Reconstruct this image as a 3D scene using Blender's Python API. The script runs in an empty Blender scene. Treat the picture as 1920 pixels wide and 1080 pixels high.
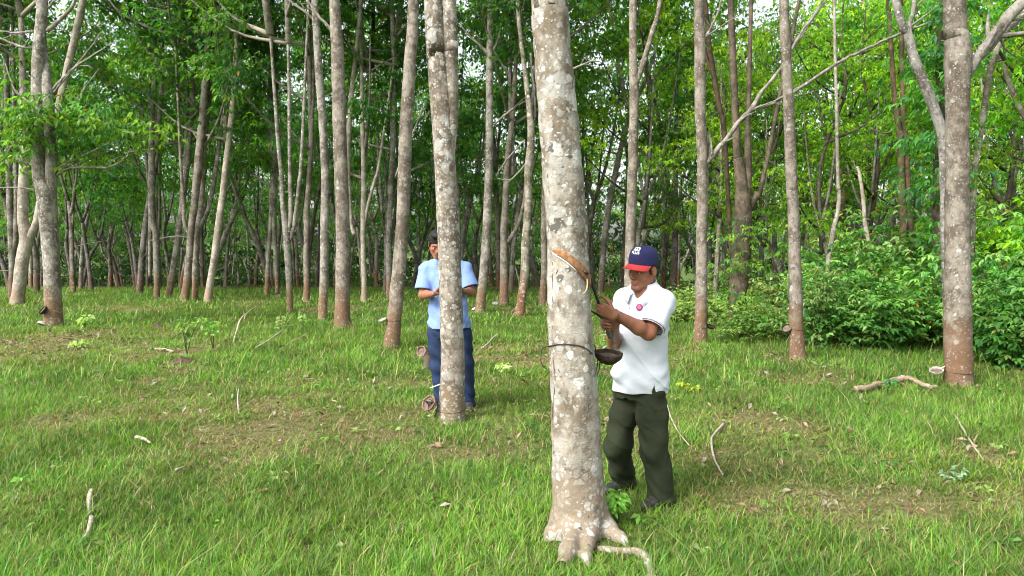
import bpy, bmesh, math, random
import numpy as np
from mathutils import Vector, Matrix
scene = bpy.context.scene
COL = scene.collection
# ------------------------------------------------------------------ camera, sky, sun, exposure
FPX = 1450.0
CAMZ = 1.65
PITCH = math.atan(90.0 / FPX)
cam = bpy.data.cameras.new("camera")
cam.sensor_width = 36.0
cam.lens = 36.0 * FPX / 1920.0
cam.clip_start = 0.05
cam.clip_end = 2000.0
camo = bpy.data.objects.new("camera", cam)
COL.objects.link(camo)
camo.location = (0, 0, CAMZ)
camo.rotation_euler = (math.pi / 2 - PITCH, 0, 0)
scene.camera = camo

SUN_EL = math.radians(43)
SUN_AZ = math.radians(228)          # compass bearing of the sun (from +Y, clockwise)
world = bpy.data.worlds.new("World")
scene.world = world
world.use_nodes = True
wn = world.node_tree
wn.nodes.clear()
w_out = wn.nodes.new("ShaderNodeOutputWorld")
w_bg = wn.nodes.new("ShaderNodeBackground")
w_sky = wn.nodes.new("ShaderNodeTexSky")
w_sky.sky_type = 'NISHITA'
w_sky.sun_disc = False
w_sky.sun_elevation = SUN_EL
w_sky.sun_rotation = SUN_AZ
w_sky.air_density = 1.0
w_sky.dust_density = 3.0
w_hsv = wn.nodes.new("ShaderNodeHueSaturation")
w_hsv.inputs['Saturation'].default_value = 0.30
wn.links.new(w_sky.outputs[0], w_hsv.inputs['Color'])
wn.links.new(w_hsv.outputs[0], w_bg.inputs['Color'])
w_bg.inputs['Strength'].default_value = 0.15
wn.links.new(w_bg.outputs[0], w_out.inputs['Surface'])

sun = bpy.data.lights.new("sun", 'SUN')
sun.energy = 2.3
sun.angle = math.radians(28)
sun.color = (1.0, 0.975, 0.94)
suno = bpy.data.objects.new("sun", sun)
COL.objects.link(suno)
_sd = Vector((math.sin(SUN_AZ) * math.cos(SUN_EL), math.cos(SUN_AZ) * math.cos(SUN_EL), math.sin(SUN_EL)))
suno.rotation_euler = _sd.to_track_quat('Z', 'Y').to_euler()
suno.location = _sd * 60

vs = scene.view_settings
vs.view_transform = 'Standard'
vs.look = 'None'
vs.exposure = 1.32
vs.gamma = 1.0
vs.use_curve_mapping = False
scene.render.engine = 'CYCLES'
cy = scene.cycles
cy.filter_width = 1.05
cy.max_bounces = 9
cy.diffuse_bounces = 6
cy.glossy_bounces = 2
cy.transmission_bounces = 6
cy.transparent_max_bounces = 4
cy.sample_clamp_indirect = 6.0
cy.caustics_reflective = False
cy.caustics_refractive = False

# ------------------------------------------------------------------ helpers
def lerp(a, b, t): return a + (b - a) * t
def sstep(a, b, x):
    t = np.clip((x - a) / (b - a), 0, 1)
    return t * t * (3 - 2 * t)
_tab = np.random.default_rng(5).random((256, 256)).astype(np.float32)
def vnoise(x, y):
    x = np.asarray(x, dtype=np.float64); y = np.asarray(y, dtype=np.float64)
    xi = np.floor(x).astype(int); yi = np.floor(y).astype(int)
    fx = x - xi; fy = y - yi
    fx = fx * fx * (3 - 2 * fx); fy = fy * fy * (3 - 2 * fy)
    a = _tab[xi & 255, yi & 255]; b = _tab[(xi + 1) & 255, yi & 255]
    c = _tab[xi & 255, (yi + 1) & 255]; d = _tab[(xi + 1) & 255, (yi + 1) & 255]
    return (a * (1 - fx) + b * fx) * (1 - fy) + (c * (1 - fx) + d * fx) * fy
def fbm(x, y, o=3):
    s = 0; a = 0.5; t = 0
    for i in range(o):
        s = s + a * vnoise(x * 2 ** i + 17.3 * i, y * 2 ** i + 9.1 * i); t += a; a *= 0.5
    return s / t
def gz(x, y):
    """ground height: nearly level lawn that falls away behind the first rows"""
    x = np.asarray(x, dtype=np.float64); y = np.asarray(y, dtype=np.float64)
    und = 0.05 * (fbm(x * 0.35 + 40, y * 0.35 + 11, 2) - 0.5) + 0.03 * (fbm(x * 1.3, y * 1.3, 2) - 0.5)
    t = np.clip(y - 23.0, 0, 60.0)
    fall = -0.055 * (np.sqrt(t * t + 9.0) - 3.0)
    return und + fall
CP, SP = math.cos(PITCH), math.sin(PITCH)
def P(px, py, Y):
    """point at world depth Y seen at pixel (px, py) of the 1920 x 1080 photograph"""
    xv = (px - 960) / FPX; yv = -(py - 540) / FPX
    dy = CP + yv * SP; dz = -SP + yv * CP
    t = Y / dy
    return np.array([xv * t, Y, CAMZ + dz * t])
def G(px, py):
    """ground point under a pixel"""
    xv = (px - 960) / FPX; yv = -(py - 540) / FPX
    dy = CP + yv * SP; dz = -SP + yv * CP
    lo, hi = 1.0, 90.0
    f = lambda t: CAMZ + dz * t - float(gz(xv * t, dy * t))
    t = lo
    while t < hi and f(t) > 0: t += 0.25
    a, b = t - 0.25, t
    for _ in range(25):
        m = (a + b) / 2
        if f(m) > 0: a = m
        else: b = m
    return np.array([xv * b, dy * b, CAMZ + dz * b])

def mesh_np(name, V, F, smooth=True, col=None):
    """mesh from vertex array and list of face arrays (n x 3 or n x 4)"""
    V = np.asarray(V, dtype=np.float32)
    F = [np.asarray(f, dtype=np.int32) for f in (F if isinstance(F, list) else [F]) if len(f)]
    me = bpy.data.meshes.new(name)
    me.vertices.add(len(V)); me.vertices.foreach_set("co", V.ravel())
    tot = np.concatenate([np.full(len(f), f.shape[1], np.int32) for f in F])
    idx = np.concatenate([f.ravel() for f in F])
    st = np.concatenate([[0], np.cumsum(tot)[:-1]]).astype(np.int32)
    me.loops.add(len(idx)); me.loops.foreach_set("vertex_index", idx)
    me.polygons.add(len(tot)); me.polygons.foreach_set("loop_start", st)
    me.polygons.foreach_set("use_smooth", np.full(len(tot), smooth, bool))
    me.update(calc_edges=True)
    if col is not None:
        c = np.ones((len(V), 4), np.float32); c[:, :3] = col
        a = me.color_attributes.new("Col", 'FLOAT_COLOR', 'POINT')
        a.data.foreach_set("color", c.ravel())
    return me
def link(name, me, mat=None, parent=None, loc=None):
    o = bpy.data.objects.new(name, me)
    COL.objects.link(o)
    if mat is not None: me.materials.append(mat)
    if parent is not None: o.parent = parent
    if loc is not None: o.location = loc
    return o
def tag(o, label=None, cat=None, group=None, kind=None):
    if label: o["label"] = label
    if cat: o["category"] = cat
    if group: o["group"] = group
    if kind: o["kind"] = kind
    return o
def root(name, loc, label, cat, group=None, rz=0.0):
    o = bpy.data.objects.new(name, None)
    o.empty_display_size = 0.1
    COL.objects.link(o)
    o.location = loc; o.rotation_euler = (0, 0, rz)
    return tag(o, label, cat, group)
class MB:
    """collects pieces of ONE part"""
    def __init__(s): s.V = []; s.F3 = []; s.F4 = []; s.C = []; s.n = 0
    def add(s, V, F, c=None):
        V = np.asarray(V, float)
        s.V.append(V)
        for f in (F if isinstance(F, list) else [F]):
            f = np.asarray(f)
            if len(f): (s.F3 if f.shape[1] == 3 else s.F4).append(f + s.n)
        if c is not None: s.C.append(np.broadcast_to(np.asarray(c, float), (len(V), 3)))
        s.n += len(V)
    def mesh(s, name, off=(0, 0, 0), smooth=True):
        F = []
        if s.F3: F.append(np.concatenate(s.F3))
        if s.F4: F.append(np.concatenate(s.F4))
        return mesh_np(name, np.concatenate(s.V) - np.asarray(off, float), F, smooth, np.concatenate(s.C) if s.C else None)
    def build(s, name, mat, parent=None, off=(0, 0, 0), smooth=True, loc=None):
        return link(name, s.mesh(name, off, smooth), mat, parent, loc)
def catmull(pts, n=5):
    p = np.asarray(pts, float)
    if len(p) < 3: 
        t = np.linspace(0, 1, n + 1)[:, None]
        return p[0] * (1 - t) + p[-1] * t
    q = np.vstack([2 * p[0] - p[1], p, 2 * p[-1] - p[-2]])
    out = []
    for i in range(1, len(q) - 2):
        for t in np.linspace(0, 1, n, endpoint=False):
            out.append(0.5 * (2 * q[i] + (q[i + 1] - q[i - 1]) * t + (2 * q[i - 1] - 5 * q[i] + 4 * q[i + 1] - q[i + 2]) * t * t
                       + (3 * q[i] - q[i - 1] - 3 * q[i + 1] + q[i + 2]) * t ** 3))
    out.append(p[-1])
    return np.array(out)
def tube(pts, rad, seg=10, rng=None, lump=0.0, flat=1.0, cap=True):
    """tapered tube along a polyline"""
    p = np.asarray(pts, float); n = len(p)
    r = np.broadcast_to(np.asarray(rad, float), (n,)).copy()
    T = np.gradient(p, axis=0); T /= np.linalg.norm(T, axis=1)[:, None] + 1e-12
    a = np.array([1.0, 0, 0]) if abs(T[0][0]) < 0.8 else np.array([0, 1.0, 0])
    V = []
    ang = np.arange(seg) * 2 * math.pi / seg
    u = a - T[0] * a.dot(T[0]); u /= np.linalg.norm(u)
    ph = rng.random(4) * 6.28 if rng is not None else np.zeros(4)
    for i in range(n):
        u = u - T[i] * u.dot(T[i]); u /= np.linalg.norm(u) + 1e-12
        v = np.cross(T[i], u)
        rr = r[i] * np.ones(seg)
        if lump and rng is not None:
            rr *= 1 + lump * (np.sin(ang * 2 + ph[0] + i * 0.21) + 0.6 * np.sin(ang * 3 + ph[1] - i * 0.37) + rng.normal(0, .35, seg))
        V.append(p[i] + np.outer(np.cos(ang) * rr, u) + np.outer(np.sin(ang) * rr * flat, v))
    V = np.concatenate(V)
    i0 = (np.arange(n - 1)[:, None] * seg + np.arange(seg)[None, :]).ravel()
    i1 = (np.arange(n - 1)[:, None] * seg + (np.arange(seg)[None, :] + 1) % seg).ravel()
    Q = np.stack([i0, i1, i1 + seg, i0 + seg], 1)
    if not cap: return V, [Q]
    V = np.vstack([V, p[0], p[-1]])
    s = np.arange(seg); s1 = (s + 1) % seg
    c0 = np.stack([s1, s, np.full(seg, n * seg)], 1)
    c1 = np.stack([s + (n - 1) * seg, s1 + (n - 1) * seg, np.full(seg, n * seg + 1)], 1)
    return V, [Q, np.vstack([c0, c1])]
def lathe(prof, seg=24, wob=None):
    """surface of revolution from (r, z) pairs"""
    ang = np.arange(seg) * 2 * math.pi / seg
    V = []
    for r, z in prof:
        k = np.ones(seg) if wob is None else wob
        V.append(np.stack([np.cos(ang) * r * k, np.sin(ang) * r * k, np.full(seg, z)], 1))
    V = np.concatenate(V); n = len(prof)
    i0 = (np.arange(n - 1)[:, None] * seg + np.arange(seg)[None, :]).ravel()
    i1 = (np.arange(n - 1)[:, None] * seg + (np.arange(seg)[None, :] + 1) % seg).ravel()
    return V, [np.stack([i0, i1, i1 + seg, i0 + seg], 1)]

def sphere(c, r, seg=14, rings=9, R=np.eye(3)):
    th = np.linspace(0.02, math.pi - .02, rings)
    V, F = lathe([(math.sin(t), -math.cos(t)) for t in th], seg)
    V = V * np.asarray(r)
    return V @ R + c, F

# ------------------------------------------------------------------ implicit surfaces (bodies, clothes, the big trunk)
class Field:
    def __init__(s, lo, hi, h):
        s.lo = np.asarray(lo, float); s.h = h
        s.n = np.ceil((np.asarray(hi, float) - s.lo) / h).astype(int) + 1
        s.D = np.full(s.n, 0.2, np.float32)
    def sub(s, lo, hi):
        a = np.clip(np.floor((np.asarray(lo) - s.lo) / s.h).astype(int), 0, s.n)
        b = np.clip(np.ceil((np.asarray(hi) - s.lo) / s.h).astype(int) + 1, 0, s.n)
        sl = tuple(slice(i, j) for i, j in zip(a, b))
        ax = [s.lo[k] + s.h * np.arange(a[k], b[k]) for k in range(3)]
        return sl, np.meshgrid(*ax, indexing='ij', sparse=True)
    def put(s, fn, lo, hi, k=0.01, op='u'):
        sl, X = s.sub(np.asarray(lo) - 0.04 - k, np.asarray(hi) + 0.04 + k)
        old = s.D[sl]
        if old.size == 0: return
        d = fn(*X).astype(np.float32)
        if op == 'u':
            h = np.clip(0.5 + 0.5 * (old - d) / k, 0, 1); s.D[sl] = old * (1 - h) + d * h - k * h * (1 - h)
        else:
            d = -d; h = np.clip(0.5 - 0.5 * (old - d) / k, 0, 1); s.D[sl] = old * (1 - h) + d * h + k * h * (1 - h)
    def cone(s, a, b, ra, rb, k=0.01, op='u', flat=None):
        a = np.asarray(a, float); b = np.asarray(b, float)
        ab = b - a; L = ab.dot(ab) + 1e-12
        def fn(x, y, z):
            t = np.clip(((x - a[0]) * ab[0] + (y - a[1]) * ab[1] + (z - a[2]) * ab[2]) / L, 0, 1)
            return np.sqrt((x - a[0] - t * ab[0]) ** 2 + (y - a[1] - t * ab[1]) ** 2 + (z - a[2] - t * ab[2]) ** 2) - (ra + (rb - ra) * t)
        r = max(ra, rb)
        s.put(fn, np.minimum(a, b) - r, np.maximum(a, b) + r, k, op)
    def chain(s, pts, rs, k=0.01, op='u'):
        for i in range(len(pts) - 1): s.cone(pts[i], pts[i + 1], rs[i], rs[i + 1], k, op)
    def ell(s, c, r, fr=None, k=0.01, op='u'):
        c = np.asarray(c, float); r = np.asarray(r, float)
        M = np.eye(3) if fr is None else np.asarray(fr)
        def fn(x, y, z):
            q = [((x - c[0]) * M[i][0] + (y - c[1]) * M[i][1] + (z - c[2]) * M[i][2]) for i in range(3)]
            k0 = np.sqrt((q[0] / r[0]) ** 2 + (q[1] / r[1]) ** 2 + (q[2] / r[2]) ** 2)
            k1 = np.sqrt((q[0] / r[0] ** 2) ** 2 + (q[1] / r[1] ** 2) ** 2 + (q[2] / r[2] ** 2) ** 2) + 1e-9
            return k0 * (k0 - 1) / k1
        m = r.max()
        s.put(fn, c - m, c + m, k, op)
    def loft(s, rings, lv, fv, k=0.02, op='u'):
        """rings: (z, cx, cy, half width along lv, half depth along fv), z rising"""
        R = np.asarray(rings, float)
        def fn(x, y, z):
            zz = np.clip(z, R[0, 0], R[-1, 0])
            cx, cyy, a, b = (np.interp(zz, R[:, 0], R[:, i]) for i in (1, 2, 3, 4))
            u = (x - cx) * lv[0] + (y - cyy) * lv[1]; v = (x - cx) * fv[0] + (y - cyy) * fv[1]
            e = np.sqrt((u / a) ** 2 + (v / b) ** 2)
            d = (e - 1) * np.minimum(a, b)
            return np.maximum(d, np.maximum(R[0, 0] - z, z - R[-1, 0]))
        m = max(R[:, 3].max(), R[:, 4].max())
        s.put(fn, [R[:, 1].min() - m, R[:, 2].min() - m, R[0, 0]], [R[:, 1].max() + m, R[:, 2].max() + m, R[-1, 0]], k, op)
    def warp(s, fn):
        _, X = s.sub(s.lo, s.lo + s.h * (s.n - 1))
        s.D += fn(*X).astype(np.float32)
    def mesh(s, smooth=2):
        D = s.D; ins = D < 0
        n = np.array(D.shape) - 1
        cs = [(i, j, k) for i in (0, 1) for j in (0, 1) for k in (0, 1)]
        sh = lambda A, c: A[c[0]:c[0] + n[0], c[1]:c[1] + n[1], c[2]:c[2] + n[2]]
        cnt = sum(sh(ins, c).astype(np.int8) for c in cs)
        idx = np.argwhere((cnt > 0) & (cnt < 8))
        ids = np.full(n, -1, np.int32); ids[tuple(idx.T)] = np.arange(len(idx))
        acc = np.zeros((len(idx), 3)); w = np.zeros(len(idx))
        val = {c: D[idx[:, 0] + c[0], idx[:, 1] + c[1], idx[:, 2] + c[2]] for c in cs}
        for c in cs:
            for ax in range(3):
                if c[ax]: continue
                d = list(c); d[ax] = 1; d = tuple(d)
                a, b = val[c], val[d]
                m = (a < 0) != (b < 0)
                t = a[m] / (a[m] - b[m])
                pt = np.tile(np.array(c, float), (m.sum(), 1)); pt[:, ax] += t
                acc[m] += pt; w[m] += 1
        V = s.lo + s.h * (idx + acc / w[:, None])
        Q = []
        for ax in range(3):
            o1, o2 = (ax + 1) % 3, (ax + 2) % 3
            A = np.take(ins, range(0, n[ax]), axis=ax); B = np.take(ins, range(1, n[ax] + 1), axis=ax)
            e = np.argwhere(A != B)
            ok = (e[:, o1] > 0) & (e[:, o1] < n[o1]) & (e[:, o2] > 0) & (e[:, o2] < n[o2])
            e = e[ok]
            def g(d1, d2):
                q = e.copy(); q[:, o1] -= d1; q[:, o2] -= d2
                return ids[tuple(q.T)]
            q = np.stack([g(1, 1), g(0, 1), g(0, 0), g(1, 0)], 1)
            flip = ~A[tuple(e.T)]
            q[flip] = q[flip][:, ::-1]
            Q.append(q)
        Q = np.concatenate(Q); Q = Q[(Q >= 0).all(1)]
        E = np.concatenate([Q[:, [0, 1]], Q[:, [1, 2]], Q[:, [2, 3]], Q[:, [3, 0]]])
        deg = np.bincount(E.ravel(), minlength=len(V)).astype(float)
        for it in range(smooth):
            f = 0.5
            S = np.stack([np.bincount(E[:, 0], V[E[:, 1], i], len(V)) + np.bincount(E[:, 1], V[E[:, 0], i], len(V)) for i in range(3)], 1)
            V = V + f * (S / np.maximum(deg, 1)[:, None] - V)
        return V, Q
# ------------------------------------------------------------------ materials
def newmat(name):
    m = bpy.data.materials.new(name); m.use_nodes = True
    nt = m.node_tree; nt.nodes.clear()
    out = nt.nodes.new("ShaderNodeOutputMaterial")
    b = nt.nodes.new("ShaderNodeBsdfPrincipled")
    nt.links.new(b.outputs[0], out.inputs[0])
    return m, nt, b, out
def N(nt, t, **kw):
    n = nt.nodes.new(t)
    for k, v in kw.items():
        if k.startswith('i_'): n.inputs[k[2:].replace('_', ' ')].default_value = v
        else: setattr(n, k, v)
    return n
def mixc(nt, fac, a, b, mode='MIX'):
    n = nt.nodes.new("ShaderNodeMix"); n.data_type = 'RGBA'; n.blend_type = mode
    for sock, v in ((n.inputs[0], fac), (n.inputs[6], a), (n.inputs[7], b)):
        if hasattr(v, 'is_output'): nt.links.new(v, sock)
        else: sock.default_value = v if not isinstance(v, tuple) else (*v, 1)
    return n.outputs[2]
def math_(nt, op, a, b=None, c=None):
    n = nt.nodes.new("ShaderNodeMath"); n.operation = op
    for i, v in enumerate((a, b, c)):
        if v is None: continue
        if hasattr(v, 'is_output'): nt.links.new(v, n.inputs[i])
        else: n.inputs[i].default_value = v
    return n.outputs[0]
def mrange(nt, v, a, b, lo=0.0, hi=1.0):
    n = nt.nodes.new("ShaderNodeMapRange"); n.interpolation_type = 'SMOOTHSTEP'
    nt.links.new(v, n.inputs[0])
    for i, x in ((1, a), (2, b), (3, lo), (4, hi)):
        if hasattr(x, 'is_output'): nt.links.new(x, n.inputs[i])
        else: n.inputs[i].default_value = x
    return n.outputs[0]
def bark(name, light, dark, low, low_h, spot, spot_amt, scale=1.0, per_obj=False, big=False):
    """bark: mottled ground colour, browner worked foot, round lichen patches of several sizes"""
    m, nt, b, out = newmat(name)
    L = nt.links.new
    tc = N(nt, "ShaderNodeTexCoord"); co = tc.outputs['Object']
    vec = co
    if per_obj:
        oi = N(nt, "ShaderNodeObjectInfo")
        ad = N(nt, "ShaderNodeVectorMath", operation='ADD'); L(co, ad.inputs[0])
        sc_ = N(nt, "ShaderNodeVectorMath", operation='SCALE'); L(oi.outputs['Location'], sc_.inputs[0]); sc_.inputs[3].default_value = 1.37
        L(sc_.outputs[0], ad.inputs[1]); vec = ad.outputs[0]
    def noise(s, d=4, rough=0.6, stretch=None):
        n = N(nt, "ShaderNodeTexNoise"); n.inputs['Scale'].default_value = s * scale
        n.inputs['Detail'].default_value = d; n.inputs['Roughness'].default_value = rough
        if stretch:
            mp = N(nt, "ShaderNodeMapping"); mp.inputs['Scale'].default_value = stretch
            L(vec, mp.inputs[0]); L(mp.outputs[0], n.inputs['Vector'])
        else: L(vec, n.inputs['Vector'])
        return n.outputs[0]
    n1 = noise(4.0, 5, 0.65); n2 = noise(22, 4, 0.6, (1, 1, 0.55)); n3 = noise(70, 3, 0.6, (1, 1, 1.6))
    base = mixc(nt, mrange(nt, n1, 0.40, 0.60), dark, light)
    base = mixc(nt, mrange(nt, n2, 0.42, 0.72, 0.0, 0.6), base, tuple(c * 0.5 for c in dark))
    sx = N(nt, "ShaderNodeSeparateXYZ"); L(co, sx.inputs[0])
    zz = math_(nt, 'ADD', sx.outputs[2], math_(nt, 'MULTIPLY', math_(nt, 'SUBTRACT', n1, 0.5), low_h * 1.2))
    base = mixc(nt, mrange(nt, zz, low_h * 1.25, low_h * 0.55, 0.0, 0.85), base, low)
    # lichen
    dist = N(nt, "ShaderNodeTexNoise"); dist.inputs['Scale'].default_value = 30 * scale; L(vec, dist.inputs['Vector'])
    dv = N(nt, "ShaderNodeVectorMath", operation='SCALE'); L(dist.outputs['Color'], dv.inputs[0]); dv.inputs[3].default_value = 0.034 / scale
    av = N(nt, "ShaderNodeVectorMath", operation='ADD'); L(vec, av.inputs[0]); L(dv.outputs[0], av.inputs[1])
    masks = []
    for s, r0, pw in (((8.0, 0.58, 2.0), (20.0, 0.58, 1.3), (46.0, 0.58, 1.2)) if big else ((11.0, 0.46, 1.6), (26.0, 0.50, 1.3), (60.0, 0.52, 1.2))):
        vo = N(nt, "ShaderNodeTexVoronoi"); vo.inputs['Scale'].default_value = s * scale; L(av.outputs[0], vo.inputs['Vector'])
        cs = N(nt, "ShaderNodeSeparateColor"); L(vo.outputs['Color'], cs.inputs[0])
        rad = math_(nt, 'MULTIPLY', math_(nt, 'POWER', cs.outputs[0], pw), r0 * spot_amt)
        mk = mrange(nt, math_(nt, 'SUBTRACT', rad, vo.outputs['Distance']), -0.05, 0.10)
        masks.append((mk, cs.outputs[1], cs.outputs[2]))
    patch = mrange(nt, noise(2.3, 3), 0.36, 0.60, 0.35, 1.0)
    colr = base
    for i, (mk, rnd, rnd2) in enumerate(masks):
        sp = mixc(nt, mrange(nt, rnd, 0.35, 1.0), tuple(c * 0.58 for c in spot), spot)
        sp = mixc(nt, mrange(nt, n3, 0.4, 0.75, 0, 0.4), sp, tuple(c * 0.4 for c in spot))
        sp = mixc(nt, mrange(nt, rnd2, 0.88, 0.93), sp, tuple(c * 0.16 for c in spot))
        colr = mixc(nt, math_(nt, 'MULTIPLY', math_(nt, 'MULTIPLY', mk, patch), 0.92), colr, sp)
    colr = mixc(nt, mrange(nt, n3, 0.55, 0.8, 0, 0.45), colr, tuple(c * 0.35 for c in dark))
    if per_obj:
        r = oi.outputs['Random']
        hs = N(nt, "ShaderNodeHueSaturation"); L(colr, hs.inputs['Color'])
        L(mrange(nt, r, 0, 1, 0.7, 1.25), hs.inputs['Value']); L(mrange(nt, math_(nt, 'FRACT', math_(nt, 'MULTIPLY', r, 7.13)), 0, 1, 0.7, 1.25), hs.inputs['Saturation'])
        colr = hs.outputs[0]
    L(colr, b.inputs['Base Color'])
    b.inputs['Roughness'].default_value = 0.9
    b.inputs['Specular IOR Level'].default_value = 0.15
    bp = N(nt, "ShaderNodeBump"); bp.inputs['Strength'].default_value = 0.55; bp.inputs['Distance'].default_value = 0.012
    hgt = math_(nt, 'ADD', math_(nt, 'ADD', math_(nt, 'MULTIPLY', n2, 0.9), math_(nt, 'MULTIPLY', n3, 0.5)), math_(nt, 'MULTIPLY', masks[1][0], 0.3))
    L(hgt, bp.inputs['Height']); L(bp.outputs[0], b.inputs['Normal'])
    return m
M = {}
M['bark_main'] = bark("bark_main", (0.33, 0.30, 0.25), (0.165, 0.132, 0.092), (0.235, 0.185, 0.13), 0.35, (0.53, 0.515, 0.46), 1.05, 1.0, False, True)
M['bark_second'] = bark("bark_second", (0.285, 0.245, 0.195), (0.125, 0.098, 0.07), (0.19, 0.14, 0.09), 0.35, (0.54, 0.525, 0.47), 1.05, 1.0, False, True)
M['bark_red'] = bark("bark_red", (0.265, 0.23, 0.185), (0.115, 0.092, 0.068), (0.165, 0.092, 0.05), 0.75, (0.48, 0.45, 0.40), 0.85)
M['bark_grey'] = bark("bark_grey", (0.31, 0.285, 0.24), (0.115, 0.098, 0.075), (0.185, 0.105, 0.048), 0.7, (0.58, 0.55, 0.48), 0.95)
M['bark_pale'] = bark("bark_pale", (0.42, 0.37, 0.30), (0.24, 0.20, 0.155), (0.30, 0.21, 0.14), 0.4, (0.62, 0.60, 0.54), 0.9)
M['bark_back'] = bark("bark_back", (0.26, 0.235, 0.195), (0.10, 0.085, 0.06), (0.14, 0.075, 0.045), 0.9, (0.50, 0.48, 0.43), 0.95, 0.8, True)
M['bark_dark'] = bark("bark_dark", (0.12, 0.09, 0.06), (0.05, 0.04, 0.028), (0.08, 0.06, 0.04), 0.5, (0.22, 0.22, 0.18), 0.5, 1.0, True)
M['branch'] = bark("branch_bark", (0.30, 0.275, 0.235), (0.15, 0.13, 0.10), (0.3, 0.26, 0.2), 0.01, (0.5, 0.48, 0.43), 0.8, 1.3)
M['dry_wood'] = bark("dry_wood", (0.52, 0.46, 0.38), (0.36, 0.29, 0.22), (0.4, 0.34, 0.27), 0.01, (0.66, 0.64, 0.58), 0.6, 1.6)

def leafmat(name, trans=0.54, rough=0.5, per_obj=True, tint=(1.4, 1.45, 0.55), spec=0.35):
    m, nt, b, out = newmat(name)
    L = nt.links.new
    at = N(nt, "ShaderNodeAttribute"); at.attribute_name = "Col"
    c = at.outputs['Color']
    if per_obj:
        oi = N(nt, "ShaderNodeObjectInfo")
        hs = N(nt, "ShaderNodeHueSaturation"); L(c, hs.inputs['Color'])
        L(mrange(nt, oi.outputs['Random'], 0, 1, 0.485, 0.515), hs.inputs['Hue'])
        L(mrange(nt, math_(nt, 'FRACT', math_(nt, 'MULTIPLY', oi.outputs['Random'], 5.7)), 0, 1, 0.98, 1.5), hs.inputs['Value'])
        c = hs.outputs[0]
    L(c, b.inputs['Base Color'])
    b.inputs['Roughness'].default_value = rough
    b.inputs['Specular IOR Level'].default_value = spec
    tr = N(nt, "ShaderNodeBsdfTranslucent")
    L(mixc(nt, 1.0, c, tint, 'MULTIPLY'), tr.inputs['Color'])
    mx = N(nt, "ShaderNodeMixShader"); mx.inputs[0].default_value = trans
    L(b.outputs[0], mx.inputs[1]); L(tr.outputs[0], mx.inputs[2]); L(mx.outputs[0], out.inputs[0])
    return m
M['leaf'] = leafmat("leaf")
M['shrub_leaf'] = leafmat("shrub_leaf", 0.38, 0.42)
M['grass'] = leafmat("grass_blade", 0.35, 0.42, False, (1.15, 1.2, 0.5), 0.22)

def plain(name, c, rough=0.8, var=0.25, scale=12, bump=0.0, metal=0.0, attr=False, spec=0.3, sub=0.0, bscale=None):
    m, nt, b, out = newmat(name)
    L = nt.links.new
    tc = N(nt, "ShaderNodeTexCoord")
    n = N(nt, "ShaderNodeTexNoise"); n.inputs['Scale'].default_value = scale; n.inputs['Detail'].default_value = 5
    L(tc.outputs['Object'], n.inputs['Vector'])
    if attr:
        at = N(nt, "ShaderNodeAttribute"); at.attribute_name = "Col"
        base = at.outputs['Color']
        colr = mixc(nt, 1.0, base, mixc(nt, mrange(nt, n.outputs[0], 0.3, 0.7), (1 - var,) * 3, (1 + var,) * 3), 'MULTIPLY')
    else:
        colr = mixc(nt, mrange(nt, n.outputs[0], 0.3, 0.7), tuple(x * (1 - var) for x in c), tuple(min(1, x * (1 + var)) for x in c))
    L(colr, b.inputs['Base Color'])
    b.inputs['Roughness'].default_value = rough; b.inputs['Metallic'].default_value = metal
    b.inputs['Specular IOR Level'].default_value = spec
    if sub:
        b.inputs['Subsurface Weight'].default_value = sub
        b.inputs['Subsurface Radius'].default_value = (0.012, 0.005, 0.003)
        b.inputs['Subsurface Scale'].default_value = 0.6
    if bump:
        n2 = N(nt, "ShaderNodeTexNoise"); n2.inputs['Scale'].default_value = bscale or scale * 3; n2.inputs['Detail'].default_value = 4
        L(tc.outputs['Object'], n2.inputs['Vector'])
        bp = N(nt, "ShaderNodeBump"); bp.inputs['Strength'].default_value = bump; bp.inputs['Distance'].default_value = 0.01
        L(n2.outputs[0], bp.inputs['Height']); L(bp.outputs[0], b.inputs['Normal'])
    return m
M['skin'] = plain("skin", (0.27, 0.115, 0.065), 0.5, 0.12, 30, 0.08, attr=True, spec=0.4, bscale=180)
M['hair'] = plain("hair", (0.012, 0.010, 0.009), 0.55, 0.3, 60, 0.5, bscale=160)
M['white_cloth'] = plain("white_cloth", (0.80, 0.80, 0.80), 0.85, 0.03, 8, 0.6, attr=True, bscale=16)
M['blue_cloth'] = plain("blue_cloth", (0.24, 0.40, 0.78), 0.85, 0.07, 10, 0.3, attr=True, bscale=30)
M['olive_cloth'] = plain("olive_cloth", (0.019, 0.0245, 0.0095), 0.85, 0.25, 9, 0.45, bscale=26)
M['denim'] = plain("denim", (0.010, 0.022, 0.058), 0.85, 0.3, 9, 0.4, bscale=30)
M['shoe'] = plain("shoe", (0.035, 0.034, 0.033), 0.6, 0.3, 20)
M['cap_navy'] = plain("cap_navy", (0.018, 0.018, 0.075), 0.8, 0.15, 30, 0.15)
M['cap_red'] = plain("cap_red", (0.52, 0.045, 0.04), 0.7, 0.12, 20, 0.1)
M['white_print'] = plain("white_print", (0.85, 0.85, 0.85), 0.6, 0.03, 20)
M['badge'] = plain("badge", (0.32, 0.06, 0.16), 0.6, 0.4, 160)
M['badge_pink'] = plain("badge_pink", (0.55, 0.18, 0.32), 0.6, 0.4, 160)
M['eye_white'] = plain("eye_white", (0.6, 0.56, 0.52), 0.25, 0.05, 20)
M['iris'] = plain("iris", (0.02, 0.012, 0.008), 0.15, 0.1, 20)
M['steel'] = plain("dark_steel", (0.05, 0.048, 0.045), 0.45, 0.3, 30, metal=0.6)
M['black'] = plain("black_plastic", (0.015, 0.015, 0.017), 0.4, 0.2, 20)
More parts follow.
